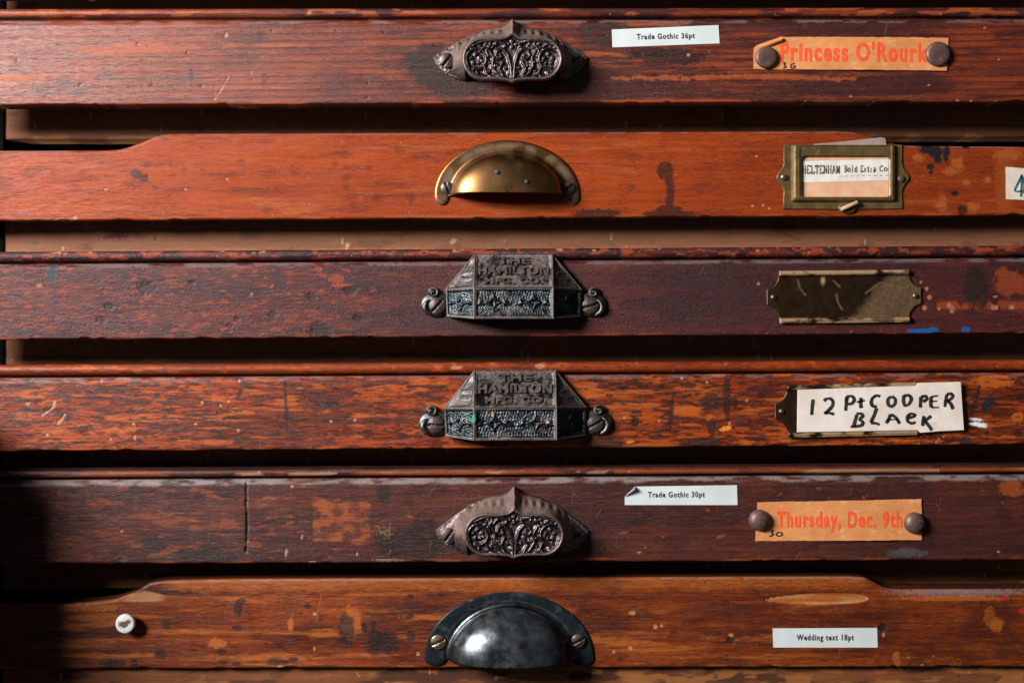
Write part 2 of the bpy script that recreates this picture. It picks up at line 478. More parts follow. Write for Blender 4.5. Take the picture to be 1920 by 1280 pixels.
class Marks:
    """wear and painted tone masks over one drawer front, in photograph pixels"""

    def __init__(s, X, Y, seed):
        s.X, s.Y, s.seed = X, Y, seed
        s.m = np.zeros(X.shape + (4,))
        s.p = np.zeros(X.shape + (4,)); s.dent = np.zeros(X.shape)
        s.rs = np.random.RandomState(seed)

    def add(s, ch, mk, a=1.0):
        s.m[..., ch] = np.maximum(s.m[..., ch], mk * a)

    def win(s, cx, cy, r):
        c = (np.abs(s.X[0] - cx) < r).nonzero()[0]
        return slice(c[0], c[-1] + 1) if len(c) else None

    def bl(s, ch, cx, cy, rx, ry, rot=0., a=1., rough=.4, soft=.3, dent=0.):
        w = s.win(cx, cy, max(rx, ry) * 2 + 6)
        if w is None: return
        if ch == 2: rx *= .8; ry *= .8; a *= .85
        if ch == 0: ch = 3
        k = blob(s.X[:, w], s.Y[:, w], cx, cy, rx, ry, rot, rough, soft, s.rs.randint(999))
        s.m[:, w, ch] = np.maximum(s.m[:, w, ch], k * a)
        s.dent[:, w] += k * dent

    def st(s, ch, pts, wd, a=1., rough=.6, dent=0.):
        xs = [p[0] for p in pts]
        w = s.win(sum(xs) / len(xs), 0, (max(xs) - min(xs)) / 2 + wd * 3 + 6)
        if w is None: return
        if ch == 0: ch = 3
        k = stroke(s.X[:, w], s.Y[:, w], pts, wd, rough, s.rs.randint(999))
        s.m[:, w, ch] = np.maximum(s.m[:, w, ch], k * a)
        s.dent[:, w] += k * dent

    def pb(s, rgb, cx, cy, rx, ry, rot=0., a=1., rough=.5, soft=.25):
        w = s.win(cx, cy, max(rx, ry) * 2 + 6)
        if w is None: return
        k = blob(s.X[:, w], s.Y[:, w], cx, cy, rx, ry, rot, rough, soft, s.rs.randint(999)) * a
        P = s.p[:, w]
        P[..., :3] = np.where((k > P[..., 3])[..., None], np.array(rgb), P[..., :3])
        P[..., 3] = np.maximum(P[..., 3], k)

    def dust(s, mk, rgb=(.27, .215, .21)):  # lip dust, and the painted highlight on plain top edges
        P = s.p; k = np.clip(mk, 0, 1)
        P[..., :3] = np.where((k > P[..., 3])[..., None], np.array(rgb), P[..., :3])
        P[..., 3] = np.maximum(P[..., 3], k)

    def specks(s, ch, n, x0, x1, y0, y1, r0=1.2, r1=3., el=1.0, a=.9, dent=0.):
        for i in range(int(n * (.6 if ch == 2 else 1))):
            r = s.rs.uniform(r0, r1)
            s.bl(ch, s.rs.uniform(x0, x1), s.rs.uniform(y0, y1), r * s.rs.uniform(1, el), r, s.rs.uniform(-.5, .5), a, dent=dent)

    def field(s, ch, sx, sy, lo, hi, a=1., gate=None, octv=4):
        k = sstep(lo, hi, fbm(s.X * sx, s.Y * sy, s.rs.randint(999), octv)) * a
        s.add(ch, k if gate is None else k * gate)


def lerp_line(l, r, xs):
    return l + (r - l) * xs / 1920.0


def drawer(key, label, mat, o, topL, topR, botL, botR, bead, marks, notch=None, seed=1, dust_glint=.4, dustw=0.0, thick=45.0, x0=X_L, x1=X_R):
    cy = (topL + botL) / 2
    org = W(960, botL, o)
    e = empty('type_case', org, label, 'drawer', 'shallow type drawers stacked in the cabinet')
    xs = np.arange(x0, x1 + .1, STEP)
    top = lerp_line(topL, topR, xs)
    if notch is not None:
        nx, ny = zip(*notch)
        top = np.interp(xs, nx, ny)
        kern = np.hanning(9); kern /= kern.sum()
        top = np.convolve(np.pad(top, 4, 'edge'), kern, 'valid')
    rs = np.random.RandomState(seed)
    bot = lerp_line(botL, botR, xs) + (fbm(xs * .012, xs * 0, seed + 1, 3) - .5) * 3.0
    # small splinters missing along the lower edge
    for i in range(14):
        cx = rs.uniform(x0, x1); w = rs.uniform(4, 18); h = rs.uniform(.6, 2.2)
        bot -= h * np.exp(-((xs - cx) / w) ** 4)
    k = (D - o) / D

    def build(name, X, Y, d, msk, pnt, dent, closed=True):
        v = np.stack([(X - 960) * k * S, -(o + d + dent) * S, (640 - Y) * k * S], -1)
        nr, nc = X.shape
        v = v.reshape(-1, 3) - org
        q = grid_faces(nr, nc, flip=True)
        i = np.arange(nc - 1)
        back = np.stack([i, (nr - 1) * nc + i, (nr - 1) * nc + i + 1, i + 1], -1)
        caps = []                              # close both ends of the board
        for c_ in (0, nc - 1):
            cc = [[t * nc + c_ for t in (i_, i_ + 1, nr - 2 - i_, nr - 1 - i_)] for i_ in range((nr - 2) // 2)]
            caps += cc if c_ else [t[::-1] for t in cc]
        f = np.concatenate([q, back, np.array(caps)])
        me = mesh_np(name, v, f, mat, True, {'mask': msk.reshape(-1, 4), 'paint': pnt.reshape(-1, 4)})
        return link(bpy.data.objects.new(name, me), e, org)

    if bead:
        hb = bead
        a = np.linspace(-math.pi / 2 - .35, math.pi / 2, 13)
        py = [0, 0] + list(hb / 2 + hb / 2 * np.sin(a)) + [hb, hb + 3.5]
        pd = [-thick, -14] + list(-4 + (hb / 2) * np.cos(a) * .95) + [-8, -8.5]
        pd = [min(x, 6) for x in pd]
        py += [hb + 3.6]; pd += [-thick]
        py = np.array(py); pd = np.array(pd)
        X = np.repeat(xs[None], len(py), 0)
        wob = (fbm(X * .02, np.repeat(py[:, None], len(xs), 1) * .1, seed + 20, 3) - .5) * 1.6
        Y = top[None] + py[:, None] + wob * .5
        dd = np.repeat(pd[:, None], len(xs), 1)
        mk = Marks(X, Y, seed + 50)
        marks(mk, 'bead', top, bot, py[:, None] / hb)
        mk.m[..., 3] = np.maximum(mk.m[..., 3], .95 * (dd < -12))  # shade painted in: bead top and back near-black so gaps stay dark
        chipd = -1.3 * mk.m[..., 2] * (dd > -14)
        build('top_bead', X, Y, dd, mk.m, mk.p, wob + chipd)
        f0 = hb + 3.7
        prof = [(f0, -thick), (f0, -7.0), (f0 + 1.5, -6.0), (f0 + 4, -3.6), (f0 + 6.5, -1.6), (f0 + 9, -.4), (f0 + 11, 0)]
    else:
        prof = [(0, -thick), (0, -7.0), (.5, -4.4), (1.6, -2.3), (3.2, -.9), (5.2, -.2), (7, 0)]
    H = float(np.median(bot - top))
    n_flat = int((H - prof[-1][0] - 4) / STEP)
    flat = [(None, t) for t in np.linspace(0, 1, n_flat + 1)[1:]]
    rowsY, rowsD = [], []
    for (yy, dd) in prof:
        rowsY.append(top + yy); rowsD.append(np.full(len(xs), dd))
    ystart = top + prof[-1][0]
    for (_, t) in flat:
        rowsY.append(ystart + (bot - 3 - ystart) * t); rowsD.append(np.zeros(len(xs)))
    for (yy, dd) in [(-1.6, -.4), (-.5, -1.6), (0, -3.4), (0, -thick)]:
        rowsY.append(bot + yy); rowsD.append(np.full(len(xs), dd))
    Y = np.array(rowsY); dd = np.array(rowsD); X = np.repeat(xs[None], len(Y), 0)
    mk = Marks(X, Y, seed + 80)
    # wear that runs along the lower arris
    eb = sstep(6, 0, bot[None] - Y)
    mk.add(2, sstep(3.5, 0, bot[None] - Y) * sstep(.64, .74, fbm(X * .03, Y * .03, seed + 31, 4)), .7)
    mk.add(1, sstep(9, 0, bot[None] - Y) * sstep(.5, .64, fbm(X * .012, Y * .03, seed + 33, 3)), .9)
    marks(mk, 'front', top, bot, (Y - top) / (bot - top))
    yy = Y - top[None]
    nz = fbm(X * .03, Y * .15, seed + 41, 4)
    if bead:
        lip = sstep(bead + 3.5, bead + 5.5, yy) * sstep(bead + 14 + dustw, bead + 10 + dustw * .6, yy)
        mk.dust(lip * sstep(.30, .62, nz) * dust_glint)
    else:
        mk.dust(sstep(.3, 1.2, yy) * sstep(4.5, 2.2, yy) * sstep(.3, .55, nz) * dust_glint)  # no bead: specular line of the rounded top edge painted pale
    mk.m[..., 3] = np.maximum(mk.m[..., 3], .95 * (dd < -6.5)); mk.p[dd < -6.5] = 0  # gap shade put into the colour: top, underside and back rows near-black
    on = (dd > -3)
    relief = ((fbm(X * .006, Y * .02, seed + 60, 3) - .5) * 1.6 + (fbm(X * .05, Y * .35, seed + 61, 3) - .5) * .5) * on
    dent = relief + on * (-.9 * mk.m[..., 2] + mk.dent)
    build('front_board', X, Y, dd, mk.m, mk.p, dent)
    return e


def marks1(k, what, top, bot, t):
    X, Y = k.X, k.Y
    if what == 'bead':
        k.field(0, .01, .05, .42, .62, 1, sstep(250, 800, X)); k.field(1, .02, .1, .56, .66, 1); k.specks(2, 16, 500, 1920, 14, 30, 1.2, 2.6, 3)
        return
    g = sstep(350, 1250, X)
    k.field(0, .0035, .02, .34, .66, .9, g); k.add(0, .30 * sstep(700, 1500, X))  # front gets darker towards the right
    k.field(0, .012, .10, .42, .62, .75, sstep(300, 900, X))
    k.field(0, .006, .012, .55, .7, .55)
    k.add(0, (1 - t) ** 4 * sstep(100, 500, X) * .7)
    k.bl(0, 800, 118, 42, 36); k.bl(0, 845, 150, 60, 26, 0, .9); k.bl(0, 860, 165, 60, 20, 0, .7)
    k.bl(0, 1242, 103, 62, 13, 0, 1.2); k.bl(0, 1280, 110, 40, 12, 0, 1); k.bl(0, 1130, 60, 60, 25, 0, .8)
    k.bl(0, 358, 143, 4, 16, 0, .8); k.bl(0, 485, 70, 6, 14, 0, .5); k.bl(0, 495, 150, 5, 14, 0, .6)
    k.field(1, .004, .05, .60, .75, .8, 1 - sstep(1000, 1700, X) * .5)
    k.st(2, [(400, 188), (414, 168), (428, 144)], 1.8, .7); k.bl(2, 423, 66, 3, 7, .3, 1.2); k.bl(2, 1290, 103, 5, 4)
    k.st(1, [(1150, 147), (1400, 144), (1600, 148)], 7, .8)
    k.specks(2, 22, 250, 1900, 50, 185, .9, 1.8, 1.5, .8)
    for (x, y) in [(1846, 52), (1872, 112), (1741, 160), (846, 128), (1820, 189), (1795, 188), (1866, 190), (1510, 190), (1595, 181), (1638, 191)]:
        k.bl(2, x, y, 4, 2.6)
    for i in range(30): k.specks(0, 1, 20, 1900, 50, 190, 1.5, 3.2, 2, .8, -.6)


def marks2(k, what, top, bot, t):
    X, Y = k.X, k.Y
    k.field(0, .004, .014, .50, .95, .5); k.field(0, .02, .03, .60, .85, .45, octv=3)
    k.add(0, sstep(.16, .03, t) * .38 * sstep(.35, .6, fbm(X * .01, Y * .05, 5, 3)))
    k.field(1, .005, .06, .62, .78, .5)
    k.add(0, sstep(850, 1600, X) * .40); k.field(0, .012, .10, .46, .72, .5); k.field(0, .03, .03, .5, .75, .4, sstep(500, 1100, X))  # darker tone towards the right end
    k.bl(0, 256, 326, 12, 9, .5, .75); k.bl(0, 270, 335, 9, 8, 0, .8); k.bl(0, 250, 345, 18, 12, 0, .35)
    for (x, y, r) in [(200, 332, 4), (290, 353, 5), (271, 309, 7), (308, 307, 3), (376, 275, 4), (345, 316, 5), (400, 276, 3), (450, 302, 7), (500, 392, 8), (378, 318, 4), (647, 290, 9), (747, 282, 8), (708, 372, 9), (770, 371, 9), (650, 333, 8), (646, 350, 7), (1185, 351, 8), (20, 335, 4), (848, 335, 6), (1300, 280, 4)]:
        k.bl(0, x, y, r * 1.2, r * .9, .2, .42, .6, .7)
    k.bl(0, 1247, 320, 16, 17, 0, .72, .15, .12); k.st(0, [(1254, 335), (1257, 360), (1255, 390)], 15, .75, .2); k.bl(0, 1256, 402, 48, 7, 0, 1.2, .3); k.bl(0, 1255, 393, 24, 8, 0, 1)
    k.bl(0, 1120, 401, 48, 9, 0, 1.0)
    INK = (.008, .010, .014)
    for (x, y, rx, ry) in [(1737, 280, 13, 9), (1752, 284, 13, 13), (1758, 298, 8, 8), (1775, 284, 7, 9), (1773, 297, 5, 7), (1744, 312, 7, 6), (1746, 323, 4, 4), (1790, 362, 7, 5), (1812, 276, 7, 3)]:
        k.pb(INK, x, y, rx, ry)
    for (x, y, rx, ry) in [(1722, 296, 10, 7), (1795, 308, 12, 14), (1780, 322, 12, 8), (1765, 382, 12, 14), (1822, 388, 14, 9), (1852, 337, 7, 6), (1812, 342, 8, 5), (1890, 290, 26, 10)]:
        k.bl(1, x, y, rx, ry, 0, .85, .7, .6)
    k.bl(0, 1805, 393, 10, 9, .4, 1)
    k.bl(1, 1885, 340, 22, 70, 0, .45, .1)
    k.specks(2, 30, 20, 1900, 260, 400, .9, 1.9, 1.6, .8)
    for (x, y) in [(197, 355), (347, 355), (425, 335), (1430, 385), (1418, 293), (1410, 386), (1442, 391)]: k.bl(2, x, y, 3.6, 2.6)
    k.bl(2, 118, 411, 22, 3.5, 0, 1.1); k.bl(2, 140, 408, 5, 5)


def marks3(k, what, top, bot, t):
    X, Y = k.X, k.Y
    if what == 'bead':
        k.field(0, .02, .05, .45, .6, .8); k.field(1, .05, .15, .54, .62, .9); k.field(2, .06, .12, .66, .72, 1, sstep(.55, .1, t))
        k.specks(2, 30, 300, 1900, 464, 482, 1.2, 3, 2.6); return
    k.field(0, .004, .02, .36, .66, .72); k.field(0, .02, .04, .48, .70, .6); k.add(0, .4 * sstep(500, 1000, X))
    k.field(1, .045, .33, .50, .70, .62, 1 - .8 * sstep(450, 1000, X) + .35 * sstep(1650, 1900, X))
    k.field(1, .006, .03, .60, .72, .5, 1 - sstep(200, 700, X))
    k.pb((.012, .035, .045), 97, 512, 8, 20, .1, .75); k.pb((.012, .03, .04), 103, 560, 5, 25, 0, .45)
    for (x, y, r) in [(203, 575, 8), (360, 530, 5), (585, 555, 8), (512, 588, 7), (655, 545, 10), (672, 597, 8), (430, 610, 6), (190, 600, 8), (275, 540, 14), (600, 620, 18), (445, 597, 5)]:
        k.bl(0, x, y, r * 1.2, r * .8, .2, 1.0, dent=-1.2)
    k.bl(2, 471, 551, 3, 5, .6); k.bl(2, 73, 535, 7, 3); k.bl(1, 598, 505, 7, 5); k.bl(1, 632, 521, 14, 9, 0, .8); k.bl(1, 640, 535, 18, 4)
    k.specks(1, 60, 0, 760, 500, 630, 1.5, 3.5, 4, .9); k.specks(2, 30, 0, 1900, 500, 630, .8, 1.5, 1.5, .7)
    for (x, y, r) in [(1421, 532, 4), (1726, 529, 3.5), (1737, 541, 4.5), (1742, 557, 5.5), (1733, 577, 5.5), (1760, 578, 4), (1779, 572, 6), (1784, 583, 5)]:
        k.bl(2, x, y, r, r * 1.1)
    k.add(1, sstep(1700, 1790, X) * np.exp(-((Y - 572) / 9.) ** 2) * sstep(.30, .55, fbm(X * .06, Y * .03, 12, 3)) * 1.1)
    k.add(2, sstep(1760, 1800, X) * np.exp(-((Y - 576) / 5.) ** 2) * sstep(.52, .62, fbm(X * .09, Y * .05, 14, 3)))
    k.bl(1, 1893, 530, 30, 24, .4, .8, .5); k.bl(0, 1830, 540, 22, 40, 0, .9)
    k.bl(2, 1866, 556, 5, 3)
    B = (.004, .085, .30)
    k.pb(B, 1729, 620, 28, 4.2, 0, 1, .3); k.pb(B, 1750, 618, 8, 5); k.pb(B, 1811, 617, 9, 5.5)
    k.specks(2, 12, 1400, 1680, 620, 628, 1, 2, 5, .8)


def marks4(k, what, top, bot, t):
    X, Y = k.X, k.Y
    if what == 'bead':
        k.add(0, .42 + 0 * X); k.field(0, .015, .05, .45, .66, .6); k.field(1, .03, .1, .60, .72, .6); k.specks(2, 16, 50, 1900, 680, 700, 1.2, 2.6, 2.4)
        k.bl(2, 855, 689, 14, 4); k.bl(2, 1012, 686, 14, 6, 0, .8); k.add(0, sstep(.85, 1.05, t) * .8)
        return
    fr = 1 - .25 * sstep(700, 300, X)
    k.field(0, .010, .07, .44, .70, .62, fr); k.field(0, .03, .2, .50, .60, .85); k.field(0, .004, .014, .44, .70, .6); k.add(0, .35 * sstep(350, 0, X)); k.field(3, .05, .3, .54, .66, .75)
    k.field(1, .016, .13, .52, .72, .7)
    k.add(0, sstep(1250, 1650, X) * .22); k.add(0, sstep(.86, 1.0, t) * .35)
    k.st(0, [(534, 715), (536, 760), (538, 805)], 5, 1); k.st(0, [(445, 745), (452, 730)], 5, .8); k.bl(0, 612, 757, 22, 6, 0, 1.1); k.bl(0, 590, 737, 14, 3)
    k.bl(0, 1363, 745, 8, 36, 0, 1.1); k.bl(0, 1258, 775, 5, 32, .1, 1.); k.bl(0, 1335, 750, 20, 16, 0, .8); k.bl(0, 1378, 755, 5, 14)
    for (x, y, rx, ry) in [(1168, 727, 10, 5), (1142, 741, 7, 3), (1190, 790, 8, 10), (1115, 710, 14, 6), (1290, 722, 16, 6), (1335, 800, 8, 16), (295, 742, 6, 4), (1240, 725, 6, 5), (1293, 741, 5, 4), (1315, 830, 40, 8), (1130, 830, 40, 10)]:
        k.bl(0, x, y, rx, ry, 0, 1)
    k.st(2, [(101, 752), (100, 762), (92, 770), (78, 778)], 4, 1.1); k.st(2, [(121, 777), (116, 786), (109, 792)], 4, 1); k.bl(2, 51, 756, 6, 3.5); k.bl(2, 252, 820, 4, 6); k.bl(2, 250, 794, 4, 3); k.bl(2, 88, 815, 4, 4)
    for (x, y) in [(190, 714), (378, 754), (413, 760), (428, 752), (446, 806), (620, 790), (665, 787), (1278, 709), (1235, 789), (1400, 751), (1170, 783), (207, 823), (1325, 716), (1367, 793), (448, 714), (366, 794)]:
        k.bl(2, x, y, 3.4, 3.8)
    k.pb((.75, .22, .03), 1360, 803, 12, 5, -.25, .9); k.pb((.6, .17, .03), 1182, 828, 9, 3, -.1, .8); k.bl(1, 1332, 783, 8, 6, 0, 1); k.bl(1, 1290, 770, 30, 10, 0, .9)
    k.bl(1, 1865, 715, 40, 11, 0, 1.1); k.bl(1, 1910, 782, 12, 9, 0, 1.2); k.bl(1, 1815, 748, 14, 3, 0, 1)
    k.st(0, [(1836, 724), (1829, 750), (1822, 776)], 6, 1.2, .2); k.pb((.010, .014, .018), 1851, 757, 9, 15, .5, .95, .3); k.pb((.012, .016, .02), 1812, 825, 9, 8, 0, .8)
    k.pb((.72, .66, .66), 1830, 786, 15, 3, .12, .85); k.pb((.80, .80, .82), 1834, 795, 16, 3.6, .06, 1); k.pb((.72, .70, .7), 1842, 799, 10, 3, .1, .9)
    k.specks(2, 26, 0, 1900, 712, 840, .9, 1.8, 1.6, .8); k.specks(2, 12, 1060, 1500, 836, 842, 1.2, 2.4, 4, 1)
    for (x, y) in [(1760, 822), (1755, 829), (1768, 818), (1727, 818), (1722, 832)]: k.bl(2, x, y, 3.5, 4, 0, .75)


def marks5(k, what, top, bot, t):
    X, Y = k.X, k.Y
    if what == 'bead':
        band = np.exp(-((t - .66) / .30) ** 2)
        k.add(1, band * sstep(.36, .5, fbm(X * .006, Y * .02, 91, 3)) * sstep(40, 130, X) * 1.15)
        k.add(2, band * sstep(.55, .66, fbm(X * .011, Y * .05, 92, 3)) * .8)
        k.add(2, sstep(1480, 1530, X) * sstep(1763, 1757, X) * sstep(.3, .6, t) * .9)
        k.specks(2, 10, 100, 1800, 880, 888, 1, 2.2, 3); k.field(0, .02, .1, .5, .62, .8)
        return
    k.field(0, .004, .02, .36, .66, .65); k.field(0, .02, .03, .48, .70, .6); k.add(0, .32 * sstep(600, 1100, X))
    k.field(1, .035, .2, .52, .72, .5, 1 - .6 * sstep(500, 900, X)); k.field(1, .01, .05, .56, .7, .5, sstep(60, 200, X) * sstep(650, 400, X))
    k.add(1, sstep(583, 589, X) * sstep(698, 692, X) * sstep(934, 946, Y + np.clip(620 - X, 0, 40) * .4) * sstep(1018, 1012, Y) * (.30 + .55 * sstep(.3, .65, fbm(X * .05, Y * .09, 97, 4))), .95)
    k.st(0, [(462, 905), (462, 950), (464, 985), (461, 1034)], 3.2, 1.3, .3, dent=-3.)
    k.bl(0, 380, 1042, 62, 14, 0, 1.2); k.bl(0, 290, 1020, 20, 14, 0, .8); k.bl(0, 790, 1010, 60, 40, 0, .9); k.bl(0, 715, 1000, 8, 14); k.bl(0, 740, 1020, 40, 25, 0, .7); k.bl(0, 720, 925, 14, 20, 0, .8)
    for (x, y, rx, ry) in [(547, 911, 4, 4), (566, 1006, 2.6, 8), (669, 1038, 2, 5), (536, 1035, 3, 10), (228, 995, 3, 4), (585, 1052, 12, 1.6), (1872, 1034, 5, 3)]: k.bl(2, x, y, rx, ry, .1, .9)
    for i in range(14): k.st(2, [(696 + k.rs.uniform(0, 35), 975 + k.rs.uniform(0, 30)), (702 + k.rs.uniform(0, 38), 985 + k.rs.uniform(0, 25))], 1.8, .42)
    k.bl(2, 730, 1049, 45, 3.5, 0, .5); k.pb((.09, .085, .09), 1700, 1036, 36, 8, 0, .6, .8, .5); k.pb((.05, .06, .07), 232, 1050, 8, 4, 0, .8)
    k.bl(1, 1895, 915, 26, 14, 0, .8); k.bl(1, 1100, 1047, 60, 2.5, 0, .9); k.bl(1, 1205, 935, 10, 8, 0, .5); k.bl(2, 1198, 1035, 6, 3, 0, .8)
    k.specks(1, 40, 100, 1900, 915, 1050, 1.2, 3, 4, .7); k.specks(2, 26, 100, 1900, 912, 1050, .8, 1.5, 1.5, .75)
    k.bl(0, 1195, 978, 16, 6, 0, 1)


def marks6(k, what, top, bot, t):
    X, Y = k.X, k.Y
    k.field(0, .006, .02, .42, .74, .62); k.field(0, .018, .06, .48, .74, .6); k.field(0, .05, .2, .52, .72, .5)
    k.field(0, .010, .014, .40, .76, .7, sstep(1050, 1500, X)); k.add(0, sstep(1550, 1750, X) * sstep(.2, .4, t) * .35)
    k.field(1, .006, .07, .48, .78, .7, 1 - .6 * sstep(1300, 1700, X)); k.add(1, sstep(.22, .08, t) * sstep(280, 330, X) * sstep(1660, 1600, X) * .55)
    k.add(2, sstep(215, 250, X) * sstep(330, 280, X) * sstep(0, 5, Y - np.interp(X, [200, 270, 330], [1126, 1104, 1114])) * sstep(1130, 1124, Y) * .95)
    k.bl(1, 170, 1138, 60, 8, 0, .9)
    k.st(0, [(292, 1110), (330, 1111), (345, 1112)], 5, 1); k.st(0, [(350, 1111), (395, 1110)], 4, .9)
    for (x, y, rx, ry) in [(212, 1242, 25, 8), (252, 1243, 8, 7), (300, 1226, 10, 8), (220, 1222, 30, 4), (312, 1170, 8, 8), (454, 1125, 6, 5), (447, 1140, 8, 16), (445, 1176, 10, 4), (415, 1222, 9, 6), (418, 1240, 9, 4), (444, 1243, 8, 4), (520, 1240, 20, 7), (577, 1136, 7, 5), (683, 1175, 5, 9), (700, 1175, 4, 14), (770, 1117, 7, 4), (808, 1117, 8, 3), (775, 1136, 9, 4), (770, 1190, 9, 10), (768, 1155, 8, 5), (550, 1235, 10, 4), (650, 1180, 14, 30), (830, 1115, 12, 3), (715, 1205, 30, 22)]:
        k.bl(0, x, y, rx, ry, 0, .95)
    k.bl(1, 407, 1205, 16, 9, 0, 1.1); k.bl(1, 545, 1170, 6, 12, 0, .9); k.bl(1, 660, 1165, 20, 30, 0, .7)
    for (x, y, rx, ry) in [(590, 1150, 6, 4), (589, 1215, 3.5, 5), (783, 1225, 5, 5), (1150, 1222, 4, 4), (1370, 1190, 7, 5), (1656, 1189, 4, 6), (1181, 1214, 6, 5), (1228, 1174, 5, 7), (1185, 1148, 9, 5), (1240, 1172, 4, 4), (525, 1248, 10, 3), (163, 1132, 5, 3), (1150, 1220, 4, 4), (120, 1206, 2, 2)]:
        k.bl(2, x, y, rx, ry, 0, .9)
    k.bl(0, 1371, 1200, 8, 6, 0, 1.2, dent=-2); k.bl(0, 1655, 1176, 8, 6, 0, 1.2, dent=-2)
    gouge = np.clip(1 - ((X - 1530) / 98.) ** 4, 0, 1) ** .5 * 12 * np.interp(X, [1425, 1520, 1640], [.45, 1, 1])
    gm = sstep(1.0, .75, np.abs(Y - 1122 - (1530 - X) * .012) / np.maximum(gouge, .01)) * (gouge > .5)
    k.add(1, gm, 1.2); k.add(2, gm * sstep(.2, .7, fbm(X * .012, Y * .12, 55, 3)), .75); k.dent += -2.5 * gm
    for (x, y, rx, ry) in [(1726, 1120, 8, 3.5), (1884, 1120, 10, 5), (1918, 1144, 8, 6)]: k.pb((.42, .015, .02), x, y, rx, ry, 0, .8, .6)
    k.pb((.30, .20, .17), 1800, 1110, 130, 7, 0, .55, .5, .5)
    k.bl(1, 1790, 1121, 110, 5, 0, .9); k.bl(1, 1868, 1170, 14, 14, 0, .7); k.bl(1, 1855, 1155, 10, 20, 0, .5); k.bl(1, 1680, 1235, 8, 16, 0, .7); k.bl(1, 1770, 1240, 40, 10, 0, .4)
    k.specks(2, 24, 130, 1900, 1100, 1245, .8, 1.7, 1.5, .75); k.specks(2, 10, 1700, 1920, 1225, 1250, 1.2, 3, 2, .7)


d0 = drawer('0', 'plain dark drawer just above the top edge of the picture', M['w5'], 10, -150, -153, -10, -13, 17, lambda k, w, a, b, t: k.field(0, .004, .02, .4, .6, .8), seed=100)
O = {1: 22, 2: -34, 3: 16, 4: 12, 5: 14, 6: -18}
d1 = drawer('1', 'red-brown drawer with an ornate oval iron pull and a Princess ticket, topmost in view', M['w1'], O[1], 17, 14, 197, 190.5, 17, marks1, seed=110, dust_glint=.42)
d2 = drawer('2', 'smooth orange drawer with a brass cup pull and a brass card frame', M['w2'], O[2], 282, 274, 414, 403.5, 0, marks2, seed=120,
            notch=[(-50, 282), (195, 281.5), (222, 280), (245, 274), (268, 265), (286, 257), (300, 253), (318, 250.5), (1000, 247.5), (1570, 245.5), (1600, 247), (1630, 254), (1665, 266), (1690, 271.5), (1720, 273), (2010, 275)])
d3 = drawer('3', 'very dark plum-brown drawer with a faceted iron pull and an empty brass plate', M['w3'], O[3], 472, 460, 637, 624.5, 19, marks3, seed=130, dust_glint=.36)
d4 = drawer('4', 'mottled orange drawer with a faceted iron pull and a handwritten card', M['w4'], O[4], 684, 674, 846, 833, 20, marks4, seed=140, dust_glint=.30)
d5 = drawer('5', 'dark brown drawer with a worn orange bead, an ornate pull and a Thursday ticket', M['w5'], O[5], 882, 871, 1057, 1049, 14, marks5, seed=150, dust_glint=.62, dustw=5.0)
d6 = drawer('6', 'amber-brown drawer at the bottom with a dark steel cup pull', M['w6'], O[6], 1132, 1103, 1253, 1249, 0, marks6, seed=160,
            notch=[(-50, 1133), (110, 1131), (170, 1128), (215, 1122), (245, 1112), (265, 1101), (280, 1092), (300, 1088), (420, 1085), (900, 1083), (1590, 1080), (1622, 1082), (1640, 1091), (1658, 1101), (1680, 1104), (1800, 1104), (2010, 1102)])


# ------------------------------------------------------------------ pulls
def hf_mesh(U, V, H, keep, skirt, mask=None):
    """height field (rows x cols), faces only where keep (cells); open edges drop back by skirt(d)"""
    nr, nc = U.shape
    q = grid_faces(nr, nc)
    q = q[keep.ravel()]
    used = np.unique(q); re = np.full(nr * nc, -1); re[used] = np.arange(len(used))
    q = re[q]
    P = np.stack([U.ravel()[used], V.ravel()[used], H.ravel()[used]], -1)
    mk = None if mask is None else mask.ravel()[used]
    e = np.concatenate([q[:, [0, 1]], q[:, [1, 2]], q[:, [2, 3]], q[:, [3, 0]]])
    key = np.sort(e, 1); kk = key[:, 0].astype(np.int64) * len(P) + key[:, 1]
    un, inv, cnt = np.unique(kk, return_inverse=True, return_counts=True)
    be = e[cnt[inv] == 1]
    bv = np.unique(be); rb = np.full(len(P), -1); rb[bv] = np.arange(len(bv)) + len(P)
    P2 = P[bv].copy(); P2[:, 2] = skirt(P2)
    sk = np.stack([be[:, 1], be[:, 0], rb[be[:, 0]], rb[be[:, 1]]], -1)
    P = np.concatenate([P, P2])
    if mk is not None: mk = np.concatenate([mk, mk[bv]])
    return P, np.concatenate([q, sk]), mk


def rgba(m):
    return np.stack([m, m, m, np.ones_like(m)], -1)


def screw(name, parent, wloc, r, h, ang, mat, dome=.35, slot=1.0):
    n, ns = 12, 48
    rr = np.concatenate([np.linspace(0, 1, n) * r, [r, r]])
    th = np.linspace(0, 2 * math.pi, ns, endpoint=False)
    Rr, T = np.meshgrid(rr, th, indexing='ij')
    U = Rr * np.cos(T); V = Rr * np.sin(T)
    Hh = h * (1 - dome * (Rr / r) ** 2)
    c, s = math.cos(ang), math.sin(ang)
    off = np.abs(-U * s + V * c)
    Hh = Hh - h * .75 * (1 - sstep(r * .10 * slot, r * .18 * slot, off)) * (Rr < r * .98)
    Hh[-2] = h * (1 - dome) - 1; Hh[-1] = -2
    return part(name, np.stack([U, V, Hh], -1).reshape(-1, 3), grid_faces(len(rr), ns, wrap=True), mat, parent, wloc)


